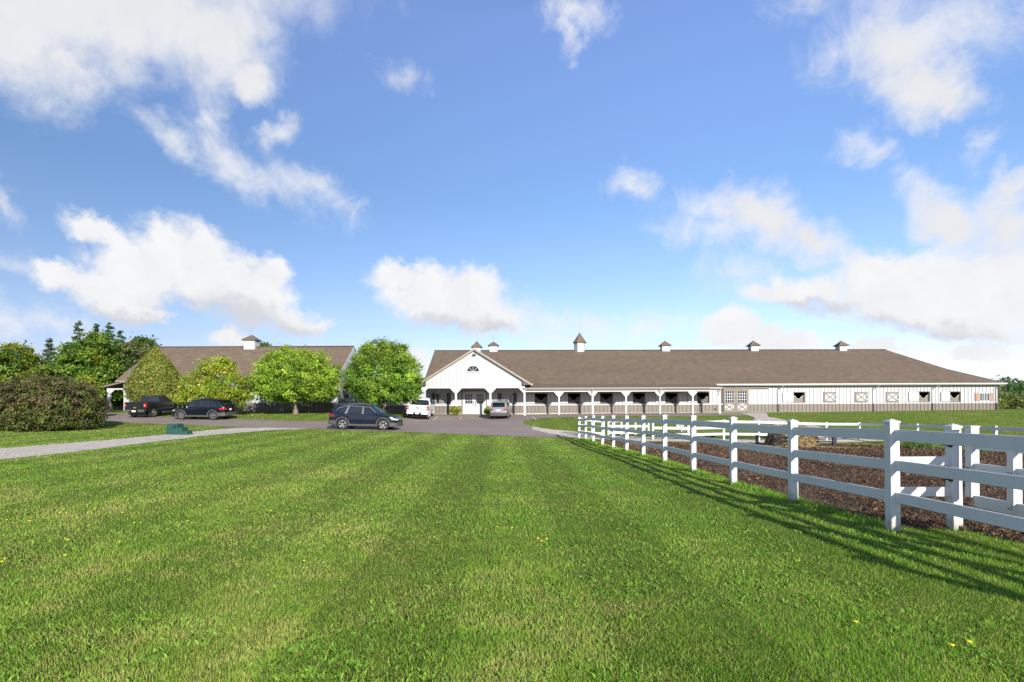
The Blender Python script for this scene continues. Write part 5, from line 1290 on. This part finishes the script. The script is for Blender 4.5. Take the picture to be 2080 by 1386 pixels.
class Car:
    def __init__(s, name, label, cat, loc, heading, paintm, sp):
        s.p = sp; s.mat = PA[paintm]; s.root = empty(name, loc, heading, label, cat, None)
    def y_side(s, z, x):                      # tumblehome of the cabin
        p = s.p; return interp(*p['half'],x)*.955 - p['tumble']*(z-interp(*p['belt'],x))
    def lower(s):
        p = s.p; L0, L1 = p['x']; R_ = p['arch']; axles = p['axles']; zc = p['wr']
        xs = set(np.linspace(L0,L1,48)); xs |= set(p['belt'][0]); 
        for a in axles: xs |= set(a+R_*np.cos(np.linspace(0,PI,17)))
        xs = sorted(x for x in xs if L0-1e-6 <= x <= L1+1e-6); rings = []
        for x in xs:
            zb = interp(*p['sill'],x)
            for a in axles:
                if abs(x-a) < R_: zb = max(zb, zc+math.sqrt(R_*R_-(x-a)**2)*1.02)
            w = interp(*p['half'],x); zt = interp(*p['belt'],x); cr_ = interp(*p['crown'],x)
            zm = zb+(zt-zb)*.45
            half = [(w*.55,zb),(w*.93,zb),(w*.985,zb+min(.07,(zt-zb)*.2)),(w,zm),(w*.995,zb+(zt-zb)*.72),(w*.965,zt-.03),(w*.93,zt),(w*.75,zt+cr_*.55),(w*.4,zt+cr_)]
            ring = [(x,yy,zz) for yy,zz in half]+[(x,-yy,zz) for yy,zz in reversed(half)]
            rings.append(ring)
        MB().loft(rings).build('body', s.mat, s.root, smooth=32)
        fl = MB(); fl.box(L0+.35,L1-.35,-.62,.62,.2,.5)
        fl.build('underbody', DKM, s.root)
        for a in axles:
            MB().box(a-R_*.95,a+R_*.95,-.66,.66,.36,zc+R_*1.0).build('wheel_well', DKM, s.root)
    def cabin(s, glass=True):
        p = s.p; xs, zs = p['roof']; rings = []
        xx = sorted(set(list(xs)+list(np.linspace(xs[0],xs[-1],22))))
        for x in xx:
            zr = interp(xs,zs,x); zb = interp(*p['belt'],x)-.02; yb, yt = s.y_side(zb,x), s.y_side(zr-.05,x)
            k = max(zr-zb,.001); e = min(.05,k*.3)
            half = [(yb,zb),(s.y_side(zr-e,x),zr-e),(s.y_side(zr,x)-.05,zr-.004),(s.y_side(zr,x)*.55,zr+p.get('rcrown',.03)*min(1,k*2))]
            rings.append([(x,yy,zz) for yy,zz in half]+[(x,-yy,zz) for yy,zz in reversed(half)])
        MB().loft(rings).build('cabin', s.mat, s.root, smooth=35)
        for poly in p['side_glass']:
            for sg in (1,-1):
                v = [(x,sg*(s.y_side(z,x)+.006),z) for x,z in poly]
                MB().prism(v,(0,-sg*.01,0)).build('side_window', M['carglass'], s.root)
        for poly in p.get('side_trim',[]):
            for sg in (1,-1):
                v = [(x,sg*(s.y_side(z,x)+.009),z) for x,z in poly]; MB().prism(v,(0,-sg*.012,0)).build('window_trim', SILT if p.get('trim_silver') else DKM, s.root)
        for nm,(x0,x1,ins0,ins1) in (('windshield',p['ws']),('rear_window',p['rw'])):
            z0, z1 = interp(xs,zs,x0), interp(xs,zs,x1); d = Vector((x1-x0,0,z1-z0)).normalized(); nrm_ = Vector((-d.z,0,d.x)); nrm_ = nrm_ if nrm_.z > 0 or (nm == 'rear_window' and nrm_.x < 0) else -nrm_
            y0, y1 = s.y_side(z0,x0)-ins0, s.y_side(z1,x1)-ins1; n = 8; g = MB(); cr_ = p.get('rcrown',.03)+.004
            def row(x,z,yh): return [Vector((x,yh*(2*i/n-1),z))+nrm_*(.012+cr_*(1-(2*i/n-1)**2)) for i in range(n+1)]
            a, c = row(x0,z0,y0), row(x1,z1,y1)
            g.add(a+c,[(i,i+1,n+2+i,n+1+i) for i in range(n)]); g.build(nm, M['carglass'], s.root, smooth=60)
    def wheels(s, spokes=5, rimr=.68, rimm=None, width=.24):
        p = s.p; r = p['wr']; proto = None
        for a in p['axles']:
            for sg in (1,-1):
                yy = sg*(interp(*p['half'],a)-.015-width/2)
                if proto is None:
                    w = width/2; t = MB().lathe([(r*.62,-w),(r*.9,-w),(r*.985,-w*.8),(r,-w*.4),(r,w*.4),(r*.985,w*.8),(r*.9,w),(r*.7,w*1.02),(r*.66,w*.9),(r*.62,w*.6)],28,'y',closed=True).build('wheel', TY, s.root, smooth=40)
                    m = MB(); R0 = r*rimr
                    m.lathe([(R0,w*.55),(R0*1.01,w*.93),(R0*.93,w*.95),(R0*.88,w*.5)],28,'y')
                    for k in range(spokes):
                        for dd in (-.13,.13):
                            an = 2*PI*k/spokes+PI/2; m.bar((math.cos(an)*.05,w*.78,math.sin(an)*.05),(math.cos(an+dd)*R0*.93,w*.88,math.sin(an+dd)*R0*.93),.03,.05,(0,1,0))
                    m.lathe([(0,w*.9),(.05,w*.9),(.065,w*.8),(.065,w*.5)],12,'y')
                    m.build('rim', rimm or RIM, t)
                    MB().lathe([(0,w*.45),(R0*.97,w*.45),(R0*.97,w*.40),(0,w*.40)],24,'y').build('rim_backing', DKM, t)  # dark disc added behind the spokes to close the rim
                    t.location = (a,yy,r); proto = t
                else: copy_tree(proto, s.root, (a,yy,r), 0 if sg > 0 else PI)
    def arch_trim(s, w=.075, mat=None):
        p = s.p; r0 = p['arch']-.015; k = 0
        for a in p['axles']:
            for sg in (1,-1):
                m = MB(); n = 18; an = [R(-14)+(PI+R(28))*i/n for i in range(n+1)]; o_ = []
                for t in an:
                    row = []
                    for rr,dy in ((r0-.02,-.05),(r0,.014),(r0+w,.010),(r0+w,-.03)):
                        x = a+rr*math.cos(t); row.append((x,sg*(interp(*p['half'],a)+dy),max(.2,p['wr']+rr*math.sin(t)*1.02)))
                    o_.append(row)
                m.loft(o_,cap=False,closed=True); m.build('arch_trim', mat or CL, s.root, smooth=40)
    def mirror(s, x, z, size=(.12,.2,.15), mat=None):
        for sg in (1,-1):
            yb = s.y_side(z,x); m = MB(); m.loft([[(x-dx_*.5+.02*k,sg*(yb+.05+.18*k),z+dz_*.5) for dx_,dz_ in ((size[0],-size[2]),(-size[0]*.6,-size[2]),(-size[0]*.6,size[2]),(size[0],size[2]))] for k in (0,.6,1)])
            m.bar((x+.03,sg*(yb-.02),z-.05),(x+.02,sg*(yb+.08),z-.03),.05,.04); m.build('mirror', mat or s.mat, s.root, bevel=.015)
    def box(s, name, mat, x0,x1,y0,y1,z0,z1, mirror=False, bevel=0):
        o = MB().box(x0,x1,y0,y1,z0,z1).build(name, mat, s.root, bevel=bevel)
        if mirror: MB().box(x0,x1,-y1,-y0,z0,z1).build(name, mat, s.root, bevel=bevel)
        return o
def suv(name, label, loc, heading, pm, L=4.62, H=1.66, Wd=1.86, style=0):
    a = L/2; hw = Wd/2
    sp = dict(x=(-a,a), wr=.36, arch=.43, axles=(-a+.98,a-.9), half=([-a,-a+.06,-a+.3,-a+.8,a-1.0,a-.45,a-.15,a],[hw*.74,hw*.86,hw*.955,hw,hw,hw*.95,hw*.84,hw*.66]),
      sill=([-a,-a+.12,-a+.4,-a+.6,a-.5,a-.2,a],[.42,.34,.30,.25,.25,.24,.34]),
      belt=([-a,-a+.05,-a+.2,-a+1.2,a-1.75,a-1.2,a-.5,a-.12,a],[.80,1.02,1.12,1.06,1.02,1.015,.93,.82,.66]), crown=([-a,-a+1,a-1.6,a-.3,a],[.0,.02,.03,.05,.01]),
      roof=([-a+.06,-a+.42,-a+.62,-a+1.3,-a+2.1,a-1.75,a-1.05],[1.09,1.54,1.60,H-.015,H,H-.10,1.02]), tumble=.30, rcrown=.03,
      ws=(a-1.14,a-1.78,.10,.06), rw=(-a+.11,-a+.41,.16,.13), trim_silver=(style == 0))
    z0 = 1.075; rz = lambda x: interp(*sp['roof'],x)-.085
    x1, x2, x3, x4 = -a+.62, -a+1.22, a-2.28, a-1.33
    if style == 0:
        sp['side_glass'] = [[(x1+.12,z0+.17),(x2-.06,z0+.02),(x2+.10,rz(x2+.1)),(x1+.5,rz(x1+.5))],[(x2+.06,z0),(x3-.06,z0-.015),(x3-.04,rz(x3)),(x2+.22,rz(x2+.2))],[(x3+.06,z0-.015),(x4,z0-.03),(x4-.5,rz(x4-.5)),(x3+.06,rz(x3))]]
        sp['side_trim'] = [[(x2-.10,z0-.02),(x2+.06,z0-.02),(x2+.22,rz(x2+.2)+.02),(x2+.11,rz(x2+.1)+.02)],[(x3-.055,z0-.03),(x3+.055,z0-.03),(x3+.055,rz(x3)+.03),(x3-.04,rz(x3)+.03)],
           [(x1-.18,z0+.12),(x1+.12,z0+.34),(x1+.5,rz(x1+.5)+.0),(x2+.22,rz(x2+.2)+.012),(x4-.5,rz(x4-.5)+.012),(x4+.1,z0-.02),(x4+.15,z0-.02),(x4-.46,rz(x4-.5)+.04),(x2+.22,rz(x2+.2)+.045),(x1+.5,rz(x1+.5)+.035),(x1+.1,z0+.38)]]
    else:
        sp['side_glass'] = [[(x1+.02,z0+.06),(x2-.10,z0+.02),(x2-.02,rz(x2)),(x1+.3,rz(x1+.35))],[(x2-.03,z0),(x3-.05,z0-.01),(x3-.05,rz(x3)),(x2+.06,rz(x2+.05))],[(x3+.05,z0-.01),(x4,z0-.02),(x4-.5,rz(x4-.5)),(x3+.05,rz(x3))]]
    c = Car(name, label, 'car', loc, heading, pm, sp); c.lower(); c.cabin(); c.wheels(5, .68 if style == 0 else .66); c.arch_trim(); c.mirror(x4+.05,1.10)
    m = MB(); m.loft([[(x,sg*hw*q,z) for q,z in ((.96,.25),(1.012,.27),(1.012,.36),(.985,.40))] for x in (-a+1.36,a-1.28) for sg in (1,)]); m.build('sill_cladding', CL, c.root)
    m = MB(); m.loft([[(x,-hw*q,z) for q,z in ((.96,.25),(1.012,.27),(1.012,.36),(.985,.40))] for x in (-a+1.36,a-1.28)]); m.build('sill_cladding', CL, c.root)
    # rear: bumper, lamps, plate, spoiler
    m = MB(); m.loft([[(x,y,z) for y,z in ((-hw*k,.34),(hw*k,.34),(hw*(k+.02),.5),(hw*k,.62),(-hw*k,.62),(-hw*(k+.02),.5))] for x,k in ((-a-.04,.72),(-a-.02,.86),(-a+.16,.955),(-a+.5,.985))]); m.build('rear_bumper', CL, c.root, smooth=50)
    m = MB(); m.loft([[(x,y,z) for y,z in ((-hw*k,.25),(hw*k,.25),(hw*(k+.02),.36),(hw*k,.50),(-hw*k,.50),(-hw*(k+.02),.36))] for x,k in ((a+.04,.62),(a-.02,.82),(a-.2,.94),(a-.42,.965))]); m.build('front_bumper', CL if style == 0 else s_dark, c.root, smooth=50)
    for sg in (1,-1):
        m = MB(); m.loft([[(x,sg*hw*k,z) for z in (.86,1.0)]+[(x,sg*hw*(k-.2),z) for z in (1.0,.86)] for x,k in ((-a-.015,.72),(-a+.03,.86),(-a+.2,.94),(-a+.42,.985))]); m.build('tail_light', RED, c.root, smooth=50)
        m = MB(); m.loft([[(x,sg*hw*k,z) for z in (z1,z1+.09)]+[(x,sg*hw*(k-.12),z) for z in (z1+.09,z1)] for x,k,z1 in ((a+.0,.62,.66),(a-.08,.84,.68),(a-.35,.955,.74))]); m.build('headlight', CLR, c.root, smooth=50)
        m = MB(); m.box(a-1.25-.2,a-1.25+.02,sg*(hw+.002)-.012,sg*(hw+.002)+.022,.86,.89); 
        m2 = MB(); m2.bar((a-2.02,sg*(hw+.012),.86),(a-2.2,sg*(hw+.012),.86),.025,.03); m2.build('door_handle', c.mat if style else DKM, c.root)
        m2 = MB(); m2.bar((-a+1.55,sg*(hw+.008),.88),(-a+1.37,sg*(hw+.008),.88),.025,.03); m2.build('door_handle', c.mat, c.root)
        m3 = MB(); m3.tube([(-a+.75,sg*(c.y_side(1.6,0)-.06),H-.02),(-a+.85,sg*(c.y_side(1.6,0)-.06),H+.035),(a-2.0,sg*(c.y_side(1.6,0)-.06),H+.035),(a-1.85,sg*(c.y_side(1.6,0)-.06),H-.05)],.018,6); m3.build('roof_rail', SILT if style == 0 else DKM, c.root)
        for xx in (-a+1.9 if False else -a+2.02,):
            pass
    m = MB(); m.loft([[(x,-hw*.62*k,z),(x,hw*.62*k,z),(x,hw*.62*k,z+.035),(x,-hw*.62*k,z+.035)] for x,z,k in ((-a+.18,1.585,.95),(-a+.4,1.60,1.0),(-a+.75,1.625,1))]); m.build('spoiler', DKM if style == 0 else c.mat, c.root, smooth=40)
    c.box('licence_plate', PLT, -a-.02,-a-.006,-.16,.16,.78,.93)
    m = MB(); m.box(a-.06,a+.015,-hw*.6,hw*.6,.5,.66)
    for k in range(4): m.box(a+.012,a+.022,-hw*.58,hw*.58,.515+k*.036,.535+k*.036)
    m.build('grille', DKM, c.root, bevel=.01)
    MB().lathe([(0,0),(.055,0),(.055,.01),(0,.012)],14,'x',Matrix.Translation((a+.02,0,.72))).build('badge', CHR, c.root)
    MB().lathe([(0,0),(.05,0),(.05,-.01),(0,-.012)],14,'x',Matrix.Translation((-a-.03,0,1.02))).build('badge', CHR, c.root)
    return c
s_dark = DKM
def pickup(name, label, loc, heading, pm, L=5.6, Wd=2.0, H=1.88, chrome=True):
    a = L/2; hw = Wd/2; xb = -a+1.95     # back of the cab
    sp = dict(x=(-a+.12,a), wr=.40, arch=.49, axles=(-a+1.12,a-.98), half=([-a,-a+.3,-a+.6,a-.9,a-.35,a-.08,a],[hw*.97,hw*.985,hw,hw,hw*.97,hw*.90,hw*.82]),
      sill=([-a,-a+.5,-a+.9,a-.5,a],[.62,.52,.42,.42,.45]), belt=([-a,xb-.02,xb,a-1.75,a-.4,a-.06,a],[1.34,1.34,1.30,1.27,1.22,1.16,1.02]),
      crown=([-a,xb,xb+.02,a-1.8,a],[0,0,.01,.04,.02]), roof=([xb+.0,xb+.12,xb+.3,xb+1.0,a-2.25,a-1.5],[1.28,1.76,H-.03,H,H-.05,1.27]), tumble=.33, rcrown=.025,
      ws=(a-1.58,a-2.22,.1,.06), rw=(xb+.015,xb+.108,.10,.09))
    rz = lambda x: interp(*sp['roof'],x)-.085
    xm = xb+1.0
    sp['side_glass'] = [[(xb+.2,1.34),(xm-.06,1.33),(xm-.06,rz(xm)),(xb+.3,rz(xb+.34))],[(xm+.05,1.33),(a-1.72,1.32),(a-2.2,rz(a-2.2)),(xm+.05,rz(xm))]]
    c = Car(name, label, 'pickup truck', loc, heading, pm, sp); c.lower(); c.cabin(); c.wheels(6,.62,CHR if chrome else RIM,.27); c.arch_trim(.05, c.mat); c.mirror(a-1.8,1.42,(.14,.2,.26),DKM)
    # tailgate, bumper, lamps
    tg = MB(); tg.box(-a+.06,-a+.125,-hw*.80,hw*.80,.66,1.335); t = tg.build('tailgate', c.mat, c.root, bevel=.02)
    pn = MB(); pn.box(-a+.05,-a+.06,-hw*.72,hw*.72,.76,1.20); pn.build('panel', c.mat, t, bevel=.004)
    MB().box(-a+.03,-a+.05,-.14,.14,1.02,1.12).build('handle', DKM, t, bevel=.01)
    em = MB(); em.prism([(-a+.042,-.14,.85),(-a+.042,-.05,.85),(-a+.042,-.04,.825),(-a+.042,.05,.825),(-a+.042,.045,.85),(-a+.042,.14,.85),(-a+.042,.13,.905),(-a+.042,.045,.905),(-a+.042,.035,.93),(-a+.042,-.055,.93),(-a+.042,-.05,.905),(-a+.042,-.13,.905)],(.012,0,0)); em.build('emblem', GOLD, t)
    for sg in (1,-1):
        m = MB(); m.loft([[(x,sg*hw*k0,z),(x,sg*hw*k1,z),(x,sg*hw*k1,z+.36),(x,sg*hw*k0,z+.36)] for x,k0,k1,z in ((-a+.07,.80,.955,.90),(-a+.13,.80,1.0,.90),(-a+.28,.9,1.004,.90))]); l = m.build('tail_light', RED, c.root, bevel=.008)
        MB().box(-a+.058,-a+.07,min(sg*hw*.83,sg*hw*.93),max(sg*hw*.83,sg*hw*.93),1.04,1.10).build('reverse_lens', CLR, l)
        m2 = MB(); m2.box(-a-.10,-a+.12,min(sg*.34,sg*hw*.95),max(sg*.34,sg*hw*.95),.50,.70); m2.build('rear_bumper', CHR if not chrome else c.mat, c.root, bevel=.03)
        m = MB(); m.box(a-.18,a-.0,min(sg*hw*.5,sg*hw*.88),max(sg*hw*.5,sg*hw*.88),.92,1.12); m.build('headlight', CLR, c.root, bevel=.02)
        MB().bar((xb+.55,sg*(hw+.01),1.12),(xb+.33,sg*(hw+.01),1.12),.03,.04).build('door_handle', CHR, c.root)
        MB().bar((xm+.45,sg*(hw+.01),1.12),(xm+.23,sg*(hw+.01),1.12),.03,.04).build('door_handle', CHR, c.root)
        MB().bar((-a+1.75,sg*(hw+.006),.74),(a-1.55,sg*(hw+.006),.74),.02,.05).build('side_moulding', CL, c.root)
        MB().tube([(xb+.2,sg*(hw-.02),.38),(a-1.6,sg*(hw-.02),.38)],.035,8).build('step_bar', CHR, c.root)
    MB().box(-a-.085,-a+.12,-.34,.34,.50,.66).build('bumper_step', DKM, c.root, bevel=.01)
    MB().box(-a-.098,-a-.083,-.16,.16,.52,.66).build('licence_plate', PLT, c.root)
    MB().tube([(-a-.05,-.0,.42),(-a+.3,0,.44)],.04,8).build('tow_hitch', DKM, c.root)
    MB().box(xb+.14,xb+.2,-.16,.16,H-.03,H+.025).build('brake_light', RED, c.root, bevel=.01)
    m = MB(); m.box(-a+.2,xb-.06,-hw*.80,hw*.80,1.335,1.348); m.build('bed_recess_panel', DKM, c.root)  # dark panel on the closed bed, its colour stands in for the shaded recess
    m = MB(); m.box(a-.05,a+.03,-hw*.5,hw*.5,.72,1.12); m.build('grille', DKM, c.root, bevel=.02)
    m = MB(); m.box(a-.2,a+.08,-hw*.92,hw*.92,.48,.68); m.build('front_bumper', CHR, c.root, bevel=.04)
    return c
def at(u, v, Y): x = W(u,v,Y).x; return (x, Y, gz(x,Y)+.01)
def settle(c, loc, heading):
    """stand the vehicle on its four wheels on the sloping drive"""
    p = c.p; h = interp(*p['half'],0); cs, sn = math.cos(heading), math.sin(heading)
    f = lambda lx,ly: gz(loc[0]+lx*cs-ly*sn, loc[1]+lx*sn+ly*cs)+.012
    zf = (f(p['axles'][1],h*.9)+f(p['axles'][1],-h*.9))/2; zr = (f(p['axles'][0],h*.9)+f(p['axles'][0],-h*.9))/2
    zl = (f(p['axles'][1],h*.9)+f(p['axles'][0],h*.9))/2; zri = (f(p['axles'][1],-h*.9)+f(p['axles'][0],-h*.9))/2
    wb = p['axles'][1]-p['axles'][0]; pitch = -math.atan2(zf-zr,wb); roll = math.atan2(zl-zri,h*1.8)
    mid = (p['axles'][1]+p['axles'][0])/2
    c.root.location = (loc[0],loc[1],(zf+zr)/2 - mid*(zf-zr)/wb); c.root.rotation_euler = (roll,pitch,heading)
l = at(744.5,874,36.6); settle(suv('parked_suv','dark blue crossover seen side on, parked at the lawn edge facing right',l,R(-4),'navy'),l,R(-4))
l = at(415,850,45.4); settle(suv('parked_suv','black crossover facing left in front of the yellow green tree',l,R(176),'black',4.6,1.69,1.86,1),l,R(176))
l = at(1017.5,853,53.4); settle(suv('parked_suv','silver wagon parked nose in at the white entrance doors',l,R(85.5),'silver',4.6,1.68,1.82,1),l,R(85.5))
l = (W(844.5,853,49.3).x,52.1,0); settle(pickup('pickup_truck','white pickup truck parked nose in left of the entrance',l,R(92),'white'),l,R(92))
l = (W(271,841,45.8).x+.1,48.5,0); settle(pickup('pickup_truck','black pickup truck parked near the left lean-to',l,R(90),'jet',5.4,1.88,1.84,chrome=False),l,R(90))
l = at(185,836,46.5); l = (l[0]-1.75,l[1]+.8,l[2]); settle(suv('parked_suv','dark car almost hidden behind the big purple bush',l,R(178),'black',4.6,1.7,1.86,1),l,R(178))
